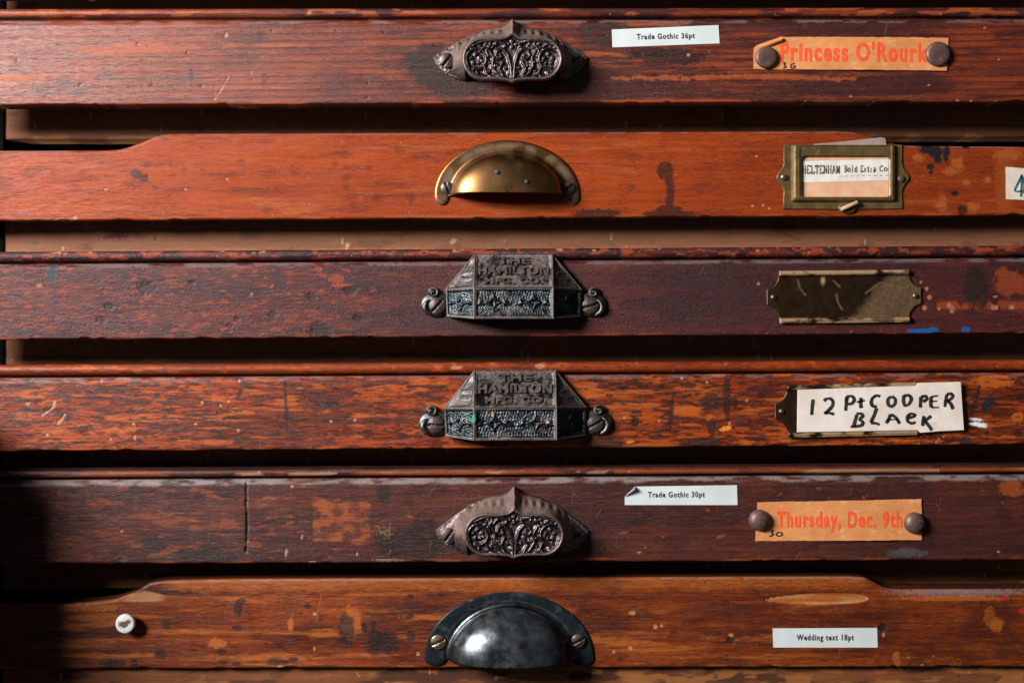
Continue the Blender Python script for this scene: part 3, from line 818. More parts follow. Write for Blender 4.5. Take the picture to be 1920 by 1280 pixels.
def ornate_pull(drw, cx, py, o, ear, name_label):
    wl = W(cx, py, o)
    st = 1.0
    us = np.arange(-152, 152.1, st); vs_ = np.arange(-134, 4.1, st)
    U, V = np.meshgrid(us, vs_)
    au = np.abs(U)
    ao = np.where(U > 0, au * 1.055, au)
    e = ear
    ft = np.interp(ao, [0, 5, 12, 24, 50, 85, 115, 135, 147, 153], [0, -.07 * e, -.15 * e, -.20 * e, -.26 * e, -.44 * e, -.70 * e, -.88 * e, -e, -e - 20])
    fb = np.interp(ao, [0, 90, 106, 122, 134, 142, 147, 153], [-e - 46, -e - 44, -e - 40, -e - 33, -e - 23, -e - 14, -e, -e + 20])
    vc = -84.0
    hh = 40 + 8 * np.exp(-(U / 9.) ** 2) * (V > vc) + 3.5 * np.exp(-(U / 8.) ** 2) * (V < vc) - 1.5 * np.exp(-((au - 40) / 26) ** 2)
    qx = np.maximum(au - 91 + 40, 0); qy = np.abs(V - vc) * 40 / hh
    f = np.hypot(qx, qy) - 40                        # stadium distance
    g = np.minimum(ft - V, V - fb)                   # inside the flange outline
    g = np.maximum(g, 0)
    fo = np.maximum(f, 0)
    t = fo / (fo + g + 1e-6)
    HH = 56.0
    side = sstep(45, 85, au)
    h = 5 + (HH - 7) * (1 - t) ** (1.05 + 1.15 * side)
    # egg and dart band on the shoulder
    h += 3.4 * np.sin(U * .42) * np.exp(-((t - .55) / .20) ** 2) * (au < 104) * (V > vc)
    ridge = 7 * np.exp(-au / 5.) * (V > vc + 36)
    h = h + ridge
    h = np.where(au > 96, np.minimum(h, 10 + np.maximum(0, 112 - au) * 3.0), h)
    # face
    L = []
    L += [[(2, -34), (4, -10), (9, 8), (18, 18), (28, 15), (31, 6), (26, 0), (20, 3)]]
    L += [[(8, -36), (26, -30), (37, -14), (35, 2), (42, 15), (52, 20), (58, 15)]]
    L += [[(30, -36), (46, -28), (52, -14), (47, -2)], [(16, -34), (24, -18), (18, -6)], [(12, 27), (34, 33), (58, 30), (72, 24)], [(40, 26), (48, 14), (44, 4)]]
    a = np.linspace(-.6, 5.0, 18)
    L += [[(66 + 18 * math.cos(q), 0 + 19 * math.sin(q)) for q in a]]
    L += [[(50, -30), (62, -31), (76, -22), (84, -8)]]
    dist = np.full(U.shape, 99.)
    for pl in L: dist = np.minimum(dist, seg_dist(au, V - vc, pl))
    rel = 5.4 * np.exp(-(dist / 2.5) ** 2)
    dots = [(66, 9), (74, 2), (70, -7), (61, -7), (58, 2), (0, 32), (8, 27), (0, 22), (22, 8), (28, -12), (64, -26), (76, 20), (14, 22), (40, -6), (42, -22), (12, -16), (48, 27), (30, 26), (82, 8), (55, -4), (6, -26)]
    L2 = [[(56, 22), (64, 27), (74, 23)], [(22, -34), (34, -24), (32, -10)], [(82, -16), (78, -26), (70, -31)], [(38, 20), (30, 30), (22, 31)]]
    for pl in L2: rel = np.maximum(rel, 4.2 * np.exp(-(seg_dist(au, V - vc, pl) / 2.1) ** 2))
    for (x, y) in dots: rel = np.maximum(rel, 5.2 * np.exp(-(((au - x) ** 2 + (V - vc - y) ** 2) / 2.9 ** 2)))
    stip = (np.sin(U * 1.35 + np.sin(V * .7)) * np.sin(V * 1.35)) * .55
    rel = rel + np.where(rel < 1.5, stip, 0)
    inner = sstep(-5, -8, f)
    rim = 2.2 * np.exp(-((f + 3) / 2.6) ** 2)
    face = HH - 4 * inner + rel * inner + rim
    h = np.where(f <= 0, face, h)
    dust = np.clip(sstep(-4, 2, f) * 1.0 - .5 * (h < 9), 0, 1) * (.55 + .45 * (V > vc - 10))
    dust = dust * (.45 + .75 * fbm(U * .05, V * .07, 31, 4)); dust = np.maximum(dust, .42 * sstep(-7, -4, f) * (f <= 0))
    inside = ((f <= 0) | ((V < ft) & (V > fb) & ((V > vc) | (au > 86))))
    h += ((fbm(U * .08, V * .08, 4, 4) - .5) * 3.0 + (fbm(U * .4, V * .4, 14, 2) - .5) * 1.2) * sstep(-4, 2, f)
    keep = inside[:-1, :-1] & inside[1:, :-1] & inside[:-1, 1:] & inside[1:, 1:]
    P, q, mk = hf_mesh(U, V, h, keep, lambda p: np.where(p[:, 2] < 16, 0, p[:, 2] - 13), dust)
    ob = part('drawer_pull', P, q, M['iron'], drw, wl, True, {'mask': rgba(mk)})
    ob['label'] = name_label
    for s, ang in ((-1, .95), (1, .4)):
        w = wl + local((s * (121.0 if s < 0 else 114.0), -e - 8, 11.0))
        screw('screw', ob, w, 14, 6.5, ang, M['screw'])
    return ob


def patch(A, B, C, Dd, n, m, disp):
    """bilinear facet A(top-left) B(top-right) C(bottom-right) D(bottom-left)"""
    A, B, C, Dd = [np.array(p, float) for p in (A, B, C, Dd)]
    s = np.linspace(0, 1, n)[None, :, None]; t = np.linspace(0, 1, m)[:, None, None]
    P = (A * (1 - s) + B * s) * (1 - t) + (Dd * (1 - s) + C * s) * t
    nn = np.cross(C - A, Dd - B); nn /= np.linalg.norm(nn)
    if nn[2] < 0: nn = -nn
    x = s[..., 0] * np.ones_like(t[..., 0]); y = t[..., 0] * np.ones_like(s[..., 0])
    w = (np.linalg.norm(B - A) + np.linalg.norm(C - Dd)) / 2; hgt = (np.linalg.norm(Dd - A) + np.linalg.norm(C - B)) / 2
    dd, mk = disp(x, y, w, hgt)
    return (P + nn * dd[..., None]).reshape(-1, 3), grid_faces(m, n, flip=True), mk.ravel()


def text_mesh(body, width, height, bold=0.0, spacing=1.0, extrude=0.0):
    cu = bpy.data.curves.new('lettering', 'FONT')
    cu.body = body; cu.size = 1.0; cu.offset = bold; cu.space_character = spacing
    cu.extrude = extrude; cu.resolution_u = 3
    ob = bpy.data.objects.new('lettering_source', cu)
    col.objects.link(ob)
    bpy.context.view_layer.update()
    me = bpy.data.meshes.new_from_object(ob.evaluated_get(bpy.context.evaluated_depsgraph_get()))
    co = np.zeros(len(me.vertices) * 3); me.vertices.foreach_get('co', co); co = co.reshape(-1, 3)
    f = [tuple(p.vertices) for p in me.polygons]
    bpy.data.objects.remove(ob); bpy.data.curves.remove(cu); bpy.data.meshes.remove(me)
    lo, hi = co[:, :2].min(0), co[:, :2].max(0)
    u = (co[:, 0] - lo[0]) / (hi[0] - lo[0]) * width - width / 2
    v = (co[:, 1] - lo[1]) / (hi[1] - lo[1]) * height - height / 2
    z = co[:, 2] / (extrude if extrude else 1.0)
    return u, v, z, f


def faceted_pull(drw, cx, py, o, sc, sd=0, dusty=.85, slots=(.85, .3)):
    """origin on the crease between the lettered slope and the front panel"""
    wl = W(cx, py, o)
    Hh = 50.0
    TL, TR = (-73, 64, 9), (73, 64, 9)
    ML, MR = (-73, 0, Hh), (73, 0, Hh)
    BL, BR = (-73, -57, Hh + 2), (73, -57, Hh + 2)
    EL, ER = (-128, -3, 13), (128, -3, 13)
    GL, GR_ = (-126, -52, 13), (126, -52, 13)

    def frame(x, y, w, h, b=5.0):
        ex = np.minimum(x, 1 - x) * w; ey = np.minimum(y, 1 - y) * h
        return np.minimum(ex, ey)

    def star(u, v, r):
        au, av = np.abs(u), np.abs(v)
        f = (np.sqrt(au / r + 1e-6) + np.sqrt(av / r + 1e-6))
        return np.exp(-((f - 1.0) / .16) ** 2)

    def dtop(x, y, w, h):
        e = frame(x, y, w, h)
        return -2.8 * sstep(3.5, 6, e) + (fbm(x * 30, y * 14, 5 + sd, 3) - .5) * 1.5, dusty - .2 * sstep(3, 6, e) - .45 * sstep(.45, .7, fbm(x * 9, y * 5, 9 + sd, 4))

    def dfront(x, y, w, h):
        e = frame(x, y, w, h)
        u = (x - .5) * w; v = (.5 - y) * h
        d = -3.4 * sstep(3.5, 6, e)
        s = 0
        for c in (-38, 36): s = np.maximum(s, star(u - c, v - 1, 17))
        for c in (-62, -16, 14, 60): s = np.maximum(s, np.exp(-((u - c) ** 2 + (v - 1) ** 2) / 14.))
        for c in (-66, -11, 9, 65): s = np.maximum(s, .7 * np.exp(-(((u - c) / 7) ** 2 + ((v + 2) / 2.2) ** 2)))
        st = np.sin(u * 1.25 + .8 * np.sin(v * .9)) * np.sin(v * 1.25) * .9 + (fbm(u * .5, v * .5, 3 + sd, 2) - .5) * 1.5
        d = d + (3.6 * s + st * (1 - s)) * sstep(5, 8, e)
        return d, .55 * sstep(5.5, 3, e) + .18 * s + .35 * sstep(.55, .72, fbm(x * 8, y * 4, 21 + sd, 3))

    def dside(x, y, w, h):
        e = frame(x, y, w, h)
        u = (x - .5) * w; v = (.5 - y) * h
        d = -3.0 * sstep(3, 5.5, e)
        s = star(u, v, 16)
        for c in (-22, 22): s = np.maximum(s, np.exp(-((u - c) ** 2 + v ** 2) / 12.))
        st = np.sin(u * 1.2) * np.sin(v * 1.25 + .8 * np.sin(u * .8)) * .9 + (fbm(u * .5, v * .5, 5 + sd, 2) - .5) * 1.5
        return d + (3.4 * s + st * (1 - s)) * sstep(4, 7, e), .3 * sstep(5, 2.5, e) + 0 * x

    def dtri(x, y, w, h):
        e = np.minimum(frame(x, y, w, h * .9), 99)
        d = -2.2 * sstep(3, 6, e) * sstep(.12, .3, y)
        u = (x - .55) * w * y; v = (.62 - y) * h
        s = np.exp(-((np.hypot(u - 2, v) - 8) / 2.2) ** 2) + np.exp(-((u - 6) ** 2 + (v - 14) ** 2) / 10.)
        return d + 2.4 * s * sstep(4, 7, e), .35 + 0 * x

    allP, allF, allM = [], [], []
    nb = 0
    z = lambda x, y, w, h: (0 * x, .3 + 0 * x)
    for (c, n, m, fn) in [((TL, TR, MR, ML), 110, 52, dtop), ((ML, MR, BR, BL), 150, 60, dfront),
                          ((EL, ML, BL, GL), 60, 56, dside), ((MR, ER, GR_, BR), 60, 56, dside),
                          ((TL, TL, ML, EL), 50, 60, dtri), ((TR, TR, ER, MR), 50, 60, dtri),
                          # lip under the front edge and thickness at the ends
                          ((BL, BR, (73, -57, Hh - 8), (-73, -57, Hh - 8)), 3, 2, z),
                          ((GL, BL, (-73, -57, Hh - 8), (-124, -52, 3)), 3, 2, z), ((BR, GR_, (124, -52, 3), (73, -57, Hh - 8)), 3, 2, z),
                          ((EL, GL, (-128, -52, 0), (-128, -3, 0)), 3, 2, z), ((ER, GR_, (128, -52, 0), (128, -3, 0)), 3, 2, z),
                          ((TL, TR, (73, 66, 0), (-73, 66, 0)), 3, 2, z), ((TL, EL, (-128, -1, 0), (-73, 66, 0)), 3, 2, z), ((TR, ER, (128, -1, 0), (73, 66, 0)), 3, 2, z)]:
        P, q, mk = patch(*c, n, m, fn)
        allP.append(P); allF.append(q + nb); allM.append(mk); nb += len(P)
    # rounded ribs along the arrises
    for (p0, p1, r) in [(TL, ML, 1.7), (TR, MR, 1.7), (ML, BL, 1.6), (MR, BR, 1.6), (ML, MR, 1.6), (EL, ML, 1.5), (ER, MR, 1.5), (TL, TR, 1.6), (BL, BR, 1.5), (TL, EL, 1.4), (TR, ER, 1.4), (GL, BL, 1.4), (GR_, BR, 1.4)]:
        p0 = np.array(p0, float); p1 = np.array(p1, float)
        ax = p1 - p0; ax /= np.linalg.norm(ax)
        a1 = np.cross(ax, [.3, .5, .8]); a1 /= np.linalg.norm(a1); a2 = np.cross(ax, a1)
        th = np.linspace(0, 2 * math.pi, 8, endpoint=False)
        ring = np.cos(th)[:, None] * a1 + np.sin(th)[:, None] * a2
        P = np.concatenate([p0 - ax * .5 + ring * r, p1 + ax * .5 + ring * r])
        allP.append(P); allF.append(grid_faces(2, 8, wrap=True) + nb); allM.append(np.full(16, .5)); nb += 16
    bodyP, bodyF, bodyM = allP, allF, allM
    ears = []
    # scrolled ears
    for s in (-1, 1):
        allP, allF, allM, nb = [], [], [], 0
        th = np.linspace(0, 2 * math.pi, 40, endpoint=False)
        for (ex, ey, er, z0, z1) in [(-146, -30, 23, 0, 7)]:
            out = np.stack([s * (ex + er * np.cos(th) * 1.25), ey + er * np.sin(th)], -1)
            loops = []
            for (k, zz) in [(1, 0), (1, z1 - 2), (.93, z1), (.02, z1)]:
                cxx = np.array([s * ex, ey])
                loops.append(np.concatenate([cxx + (out - cxx) * k, np.full((40, 1), zz)], 1))
            allP.append(np.concatenate(loops)); allF.append(grid_faces(4, 40, wrap=True) + nb); allM.append(np.full(160, .25)); nb += 160
        ears.append(('mounting_ear', np.concatenate(allP) * sc, np.concatenate(allF), np.concatenate(allM)))
        # upper scroll: a domed boss with a spiral groove
        rr = np.linspace(.01, 1, 14); tt = np.linspace(0, 2 * math.pi, 36, endpoint=False)
        Rr, T = np.meshgrid(rr, tt, indexing='ij')
        gro = np.cos(T - Rr * 9.0)
        Z = 5 + 10 * np.sqrt(np.maximum(0, 1 - Rr ** 2.4)) + 2.0 * gro * (Rr > .15) * (1 - Rr ** 6)
        P = np.stack([s * (-151 + 12 * Rr * np.cos(T)), -8 + 11 * Rr * np.sin(T), Z - 3], -1).reshape(-1, 3)
        ears.append(('ear_scroll', P * sc, grid_faces(14, 36, wrap=True), np.clip(.25 + .3 * gro, 0, 1).ravel()))
        # lower scroll: a crescent hugging the screw
        tt = np.linspace(1.9, 4.7, 26); ph = np.linspace(0, 2 * math.pi, 12, endpoint=False)
        T, Pp = np.meshgrid(tt, ph, indexing='ij')
        r = 1.5 + 4.0 * np.sin((T - 1.9) / 2.8 * math.pi) ** .7
        X = s * (-152 + (15 + r * np.cos(Pp)) * np.cos(T)); Y = -35 + (14 + r * np.cos(Pp)) * np.sin(T); Z = 6 + r * 1.1 * np.sin(Pp)
        P = np.stack([X, Y, Z], -1).reshape(-1, 3)
        ears.append(('ear_scroll', P * sc, grid_faces(26, 12, wrap=True), np.full(len(P), .25)))
    allP, allF, allM = bodyP, bodyF, bodyM
    P = np.concatenate(allP) * np.array([sc, sc, sc])
    ob = part('drawer_pull', P, np.concatenate(allF), M['iron_f'], drw, wl, True, {'mask': rgba(np.concatenate(allM))})
    for (en, eP, eF, eM) in ears:
        part(en, eP, eF, M['iron_f'], ob, wl, True, {'mask': rgba(eM)})
    # raised foundry lettering on the slope
    A = np.array(ML, float); up = np.array(TL, float) - A; Ls = np.linalg.norm(up); up /= Ls
    nrm = np.cross([1, 0, 0], up)
    PP, FF, b0 = [], [], 0
    for (body, w, h, s0) in [('THE', 60, 16, .81), ('HAMILTON', 132, 19, .51), ('MFG. CO.', 108, 14, .20)]:
        u, v, zz, f = text_mesh(body, w, h, bold=.035, spacing=1.12, extrude=.05)
        p = A[None] + np.array([73, 0, 0]) + u[:, None] * np.array([1, 0, 0]) + (v + s0 * Ls)[:, None] * up + (zz * 2.2 - 1.2)[:, None] * nrm
        PP.append(p); FF += [tuple(i + b0 for i in q) for q in f]; b0 += len(p)
    part('lettering', np.concatenate(PP) * sc, FF, M['letters'], ob, wl, False)
    for s, ang in ((-1, slots[0]), (1, slots[1])):
        screw('screw', ob, wl + local((s * 144.0 * sc, -33 * sc, 7.0)), 15, 7, ang, M['screw_k'], .45)
    return ob


def cup_pull(drw, cx, py, o, aw, ah, a, b, Hd, n, lobe_r, lobe_y, mat, seed, grime_tone):
    """flange aw x ah above the lip line, dome a x b, depth Hd"""
    wl = W(cx, py, o)
    nth = 97
    th = np.linspace(0, math.pi, nth)
    rows, mk = [], []
    s_d = np.concatenate([np.linspace(0.02, .8, 18), np.linspace(.83, .985, 16), [.994, .999]])
    # dome from its front to the foot
    for s in s_d:
        U = a * s * np.cos(th); V = b * s * np.sin(th)
        Z = 6 + Hd * (1 - s ** n) ** (1 / n) + 0 * th
        rows.append(np.stack([U, V, Z], -1)); mk.append(np.full(nth, s))
    zf = rows[-1][0, 2]
    for j in range(1, 9):                      # fillet into the flange
        q = j / 8 * math.pi / 2
        off = 9 * (1 - math.cos(q)) ; z = 4 + (zf + 3 - 4) * (1 - math.sin(q)) ** 1.2
        rows.append(np.stack([(a + off) * np.cos(th), (b + off) * np.sin(th), np.full(nth, z)], -1)); mk.append(np.full(nth, 1.05))
    for q in (.25, .5, .75, .93, 1.0):         # flange
        z = 4.0 if q < .95 else 2.6
        rows.append(np.stack([((a + 9) * (1 - q) + aw * q) * np.cos(th), ((b + 9) * (1 - q) + ah * q) * np.sin(th), np.full(nth, z)], -1)); mk.append(np.full(nth, 1.1 + q))
    rows.append(np.stack([aw * np.cos(th), ah * np.sin(th), np.full(nth, 0.)], -1)); mk.append(np.full(nth, 2.2))
    G = np.array(rows); nr = len(rows)
    allP = [G.reshape(-1, 3)]; allF = [grid_faces(nr, nth)]; allM = [np.array(mk).ravel()]; nb = G.size // 3
    # inside skin of the cup
    Gi = G[:len(s_d)] * np.array([.955, .955, 1]) - np.array([0, 0, 4.0])
    allP.append(Gi.reshape(-1, 3)); allF.append(grid_faces(len(s_d), nth, flip=True) + nb); allM.append(np.full(Gi.size // 3, 3.)); off_i = nb; nb += Gi.size // 3
    lip = []
    for side in (0, nth - 1):
        for i in range(len(s_d) - 1):
            q = [i * nth + side, (i + 1) * nth + side, off_i + (i + 1) * nth + side, off_i + i * nth + side]
            lip.append(q if side == 0 else q[::-1])
    allF.append(np.array(lip))
    # rounded lobes below the lip line, carrying the screws
    for s in (-1, 1):
        cxl = s * (aw - lobe_r - 1.0); m = 30
        t2 = np.linspace(math.pi, 2 * math.pi, m)
        L0 = []
        x0, x1 = min(s * aw, s * (a + 6)), max(s * aw, s * (a + 6))
        w2 = (x1 - x0) / 2; xm = (x0 + x1) / 2
        for (k, z) in [(1.0, 0.), (1.0, 2.6), (.94, 4.0), (.5, 4.0), (.02, 4.0)]:
            L0.append(np.stack([xm + w2 * k * np.cos(t2), abs(lobe_y) * k * np.sin(t2), np.full(m, z)], -1))
        L0 = np.array(L0)
        allP.append(L0.reshape(-1, 3)); allF.append(grid_faces(len(L0), m) + nb); allM.append(np.full(len(L0) * m, 1.5)); nb += len(L0) * m
    P = np.concatenate(allP); mm = np.concatenate(allM)
    if grime_tone == 'brass':
        u, v = P[:, 0], P[:, 1]
        r = fbm(u * .05, v * .05, seed, 3)
        msk = np.exp(-((mm - 1.42) / .34) ** 2) * sstep(.28, .72, r) * .8 + .10 * sstep(.3, .8, r) * (mm < 1)
    else:
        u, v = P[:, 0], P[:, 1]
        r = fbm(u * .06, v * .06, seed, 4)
        msk = .92 * sstep(1.08, 1.25, mm) - .55 * sstep(.66, .74, r) * (mm > 1.1) + .75 * (mm < 1) * sstep(.1, .85, (u / 100.) * .75 + .35 + (r - .5) * 1.2 + .25 * (v > 60))  # flange dark; dome darker towards the right and the top
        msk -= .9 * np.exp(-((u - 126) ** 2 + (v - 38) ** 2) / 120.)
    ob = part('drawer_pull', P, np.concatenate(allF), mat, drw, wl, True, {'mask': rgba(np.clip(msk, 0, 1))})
    return ob, wl


p1 = ornate_pull(d1, 961, 38, O[1], 70, 'cast iron pull with leafy scrolls, its hood facing the key light')
p5 = ornate_pull(d5, 964, 909, O[5], 84, 'cast iron pull with leafy scrolls and a dusty brown hood')
p3 = faceted_pull(d3, 963, 541, O[3], .985)
w4 = W(966, 761, O[4])
p4 = faceted_pull(d4, 966, 761, O[4], 1.03, 40, .72, (-.03, .5))
p4.rotation_euler = (0, -.006, 0)
p3['label'] = 'faceted iron pull with foundry lettering and a steep screw slot'
p4['label'] = 'faceted iron pull with foundry lettering and a green paint fleck'
p2, w2 = cup_pull(d2, 951, 367, O[2], 138, 105, 105, 80, 50, 2.6, 20, -18, M['brass'], 5, 'brass')
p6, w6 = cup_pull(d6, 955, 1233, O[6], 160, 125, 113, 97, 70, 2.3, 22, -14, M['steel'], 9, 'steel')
screw('screw', p2, w2 + local((-114, 14, 4)), 12, 6, 1.9, M['screw'])
screw('screw', p2, w2 + local((116, 14, 4)), 12, 6, .5, M['screw'])
screw('screw', p6, w6 + local((-134, 32, 4)), 14, 7, .45, M['screw_b'])
screw('screw', p6, w6 + local((130, 34, 4)), 13, 7, .5, M['screw'])


def disc(name, parent, wloc, r, h, mat, dome=2.0, n=10, ns=40, mask=None, squash=1.0):
    """domed round head: profile height h, sharp rim at the foot"""
    rr = np.concatenate([np.linspace(0.01, 1, n), [1.0]]) * r
    th = np.linspace(0, 2 * math.pi, ns, endpoint=False)
    Rr, T = np.meshgrid(rr, th, indexing='ij')
    U = Rr * np.cos(T); V = Rr * np.sin(T) * squash
    Z = h * np.maximum(0, 1 - (Rr / r) ** dome) ** (1 / dome)
    Z = Z + 1.2; Z[-1] = -1.0
    at = None
    if mask is not None: at = {'mask': rgba(mask(U, V).ravel())}
    return part(name, np.stack([U, V, Z], -1).reshape(-1, 3), grid_faces(len(rr), ns, wrap=True), mat, parent, wloc, True, at)


# tiny paint marks on the pulls
disc('paint_dot', p2, w2 + local((-19, 38, 6 + 49.2)), 3.8, .8, M['blue'])
disc('paint_dot', p2, w2 + local((36, 20, 6 + 49.6)), 3.2, .8, M['blue'])
disc('paint_fleck', p4, w4 + local((-75, -20, 55.0)), 3.6, 1.2, M['green'], squash=2.4)

# ------------------------------------------------------------------ card holders on the drawers


def outline_plate(pts, d_edge, d_top, inset, centre=(0, 0)):
    """flat plate from an outline, with a small bevel"""
    pts = np.array(pts, float); n = len(pts)
    c = np.array(centre, float)
    nxt = np.roll(pts, -1, 0) - np.roll(pts, 1, 0)
    nv = np.stack([nxt[:, 1], -nxt[:, 0]], -1); nv /= np.linalg.norm(nv, axis=1)[:, None] + 1e-9
    if np.sum((pts - c) * nv) > 0: nv = -nv
    L = [np.c_[pts, np.full(n, 0.)], np.c_[pts, np.full(n, d_edge)], np.c_[pts + nv * inset, np.full(n, d_top)]]
    P = np.concatenate(L)
    f = [tuple(r) for r in grid_faces(3, n, wrap=True)]
    return P, f, list(range(2 * n, 3 * n))


def plate_holder(drw, cx, py, o, rot, seed, lab):
    wl = W(cx, py, o)
    w, h = 144, 48
    us = np.arange(-146, 146.1, 2.0); vs_ = np.arange(-50, 50.1, 1.5)
    # rows follow the outline: half width at each height
    hw = np.where(np.abs(vs_) < 15, 144, 144 - 24 * np.sqrt(np.clip(1 - (1 - np.clip((np.abs(vs_) - 15) / 33., 0, 1)) ** 2, 0, 1)))
    V = np.repeat(np.clip(vs_, -48.5, 48.5)[:, None], 121, 1); U = np.linspace(-1, 1, 121)[None] * hw[:, None]
    edge = sstep(37, 41, np.abs(V))
    Z = 3 + 6.5 * edge * np.sqrt(np.clip(1 - ((np.abs(V) - 43.5) / 6.5) ** 2, 0, 1))
    Z += (fbm(U * .03, V * .05, seed, 3) - .5) * 1.0
    mk = edge * sstep(.25, .55, fbm(U * .04, V * .1, seed + 4, 3)) * .9
    mk = np.maximum(mk, sstep(40, 60, U + V * -.8 + 30 * (fbm(U * .03, V * .03, seed + 7, 3) - .5)) * .28 * (seed == 3) * 1.4)
    if seed == 3:
        for pts in ([(-86, 32), (-82, 15), (-72, 4)], [(-20, 30), (-8, 18)], [(40, 6), (68, 26), (80, 22), (115, 14)], [(-14, 4), (-12, -10), (-4, -24)]):
            mk = np.maximum(mk, .55 * np.exp(-(seg_dist(U, V, pts) / 1.8) ** 2))
        mk = np.maximum(mk, 1.2 * np.exp(-(((U + 39) / 4) ** 2 + ((V - 30) / 8) ** 2)))
    c, s = math.cos(rot), math.sin(rot)
    P = np.stack([U * c - V * s, U * s + V * c, Z], -1)
    nr, nc = U.shape
    g = P.reshape(-1, 3)
    # skirt
    per = np.concatenate([np.arange(nc), np.arange(1, nr) * nc + nc - 1, (nr - 1) * nc + np.arange(nc - 2, -1, -1), np.arange(nr - 2, 0, -1) * nc])
    sk = g[per].copy(); sk[:, 2] = 0
    n = len(per); i = np.arange(n); j = (i + 1) % n
    f2 = np.stack([per[j], per[i], len(g) + i, len(g) + j], -1)
    ob = part('card_holder', np.concatenate([g, sk]), np.concatenate([grid_faces(nr, nc), f2]), M['brass_p'], drw, wl, True,
              {'mask': rgba(np.concatenate([mk.ravel(), mk.ravel()[per]]))})
    ob['label'] = lab
    for sx in (-1, 1):
        disc('nail', ob, wl + local((sx * 132 * c, sx * 132 * s, 3)), 5, 3.5, M['nail'])
    return ob


plate_holder(d3, 1582, 556, O[3], .010, 3, 'empty tarnished brass holder with scratched face')
plate_holder(d4, 1597, 768, O[4], .022, 6, 'brass holder mostly hidden under the handwritten card')

# framed brass holder, second drawer
hc = (1580, 333)
wh = W(hc[0], hc[1], O[2])
right = [(0, 62), (112, 62), (113, 34)] + [(112 + 14 * math.exp(-((q) / 15.) ** 2), q) for q in np.linspace(28, -28, 15)] + [(113, -34), (113, -60), (0, -61)]
pts = right + [(-x, y) for (x, y) in right[::-1][1:-1]]
th = .004
P, f, cap = outline_plate(pts, 2.0, 3.2, 1.2)
f.append(tuple(cap))
frame = part('card_frame', P, f, M['brass_d'], d2, wh, False)
frame['label'] = 'brass card frame with lobed ends and a rounded window'


def rrect(x0, x1, y0, y1, r, n=8):
    out = []
    for (cx, cy, a0) in ((x1 - r, y1 - r, 0), (x0 + r, y1 - r, 90), (x0 + r, y0 + r, 180), (x1 - r, y0 + r, 270)):
        for q in np.linspace(0, 90, n):
            a = math.radians(a0 + q); out.append((cx + r * math.cos(a), cy + r * math.sin(a)))
    return np.array(out)


loops = []
for (x0, x1, y0, y1, r, z) in [(-99, 99, -47, 61, 3, 3), (-98, 98, -46, 61, 3, 7), (-95.5, 95.5, -43.5, 60.5, 3, 10.5), (-92, 92, -40, 60, 3, 12), (-85, 90, -38, 59, 3, 12), (-82, 89, -37, 57, 6, 10.4), (-81.5, 87.5, -41, 41, 9, 10.2), (-80, 86, -40, 39.5, 8, 9.0), (-79.5, 85.5, -39.5, 39, 8, 7.2)]:
    if z <= 10.4 and x0 > -83 and y1 > 50: y0 = -45.5 + 2
    loops.append(np.c_[rrect(x0, x1, y0, y1, r), np.full(32, z)])
loops = np.array(loops)
part('window_bezel', loops.reshape(-1, 3), grid_faces(len(loops), 32, wrap=True), M['brass_d'], frame, wh, False)
disc('nail', frame, wh + local((-112, 0, 3.2)), 7, 4, M['nail'])
disc('nail', frame, wh + local((110, -3, 3.2)), 7, 3, M['tack'])
# hooked tab under the frame with a pale peg through it
th_ = np.linspace(0, 2 * math.pi, 20, endpoint=False)
P, f, cap = outline_plate(np.stack([8 + 17 * np.cos(th_), -58 + 11 * np.sin(th_)], -1), 3.5, 5.0, 1.5, (8, -58)); f.append(tuple(cap))
part('tab', P, f, M['brass_d'], frame, wh, False)


def rod(p0, p1, r, ns=12):
    p0 = np.array(p0, float); p1 = np.array(p1, float); ax = p1 - p0; ax /= np.linalg.norm(ax)
    a1 = np.cross(ax, [.2, .3, .9]); a1 /= np.linalg.norm(a1); a2 = np.cross(ax, a1)
    t = np.linspace(0, 2 * math.pi, ns, endpoint=False); ring = np.cos(t)[:, None] * a1 + np.sin(t)[:, None] * a2
    L = [p0 + ring * .01, p0 + ring * r * .8, p0 + ax * 1.5 + ring * r, p1 - ax * 1.5 + ring * r, p1 + ring * r * .8, p1 + ring * .01]
    return np.concatenate(L), grid_faces(6, ns, wrap=True)


P, q = rod((-6, -62, 9), (26, -48, 11), 4.2)
part('peg', P, q, M['wick'], frame, wh)

# ------------------------------------------------------------------ paper


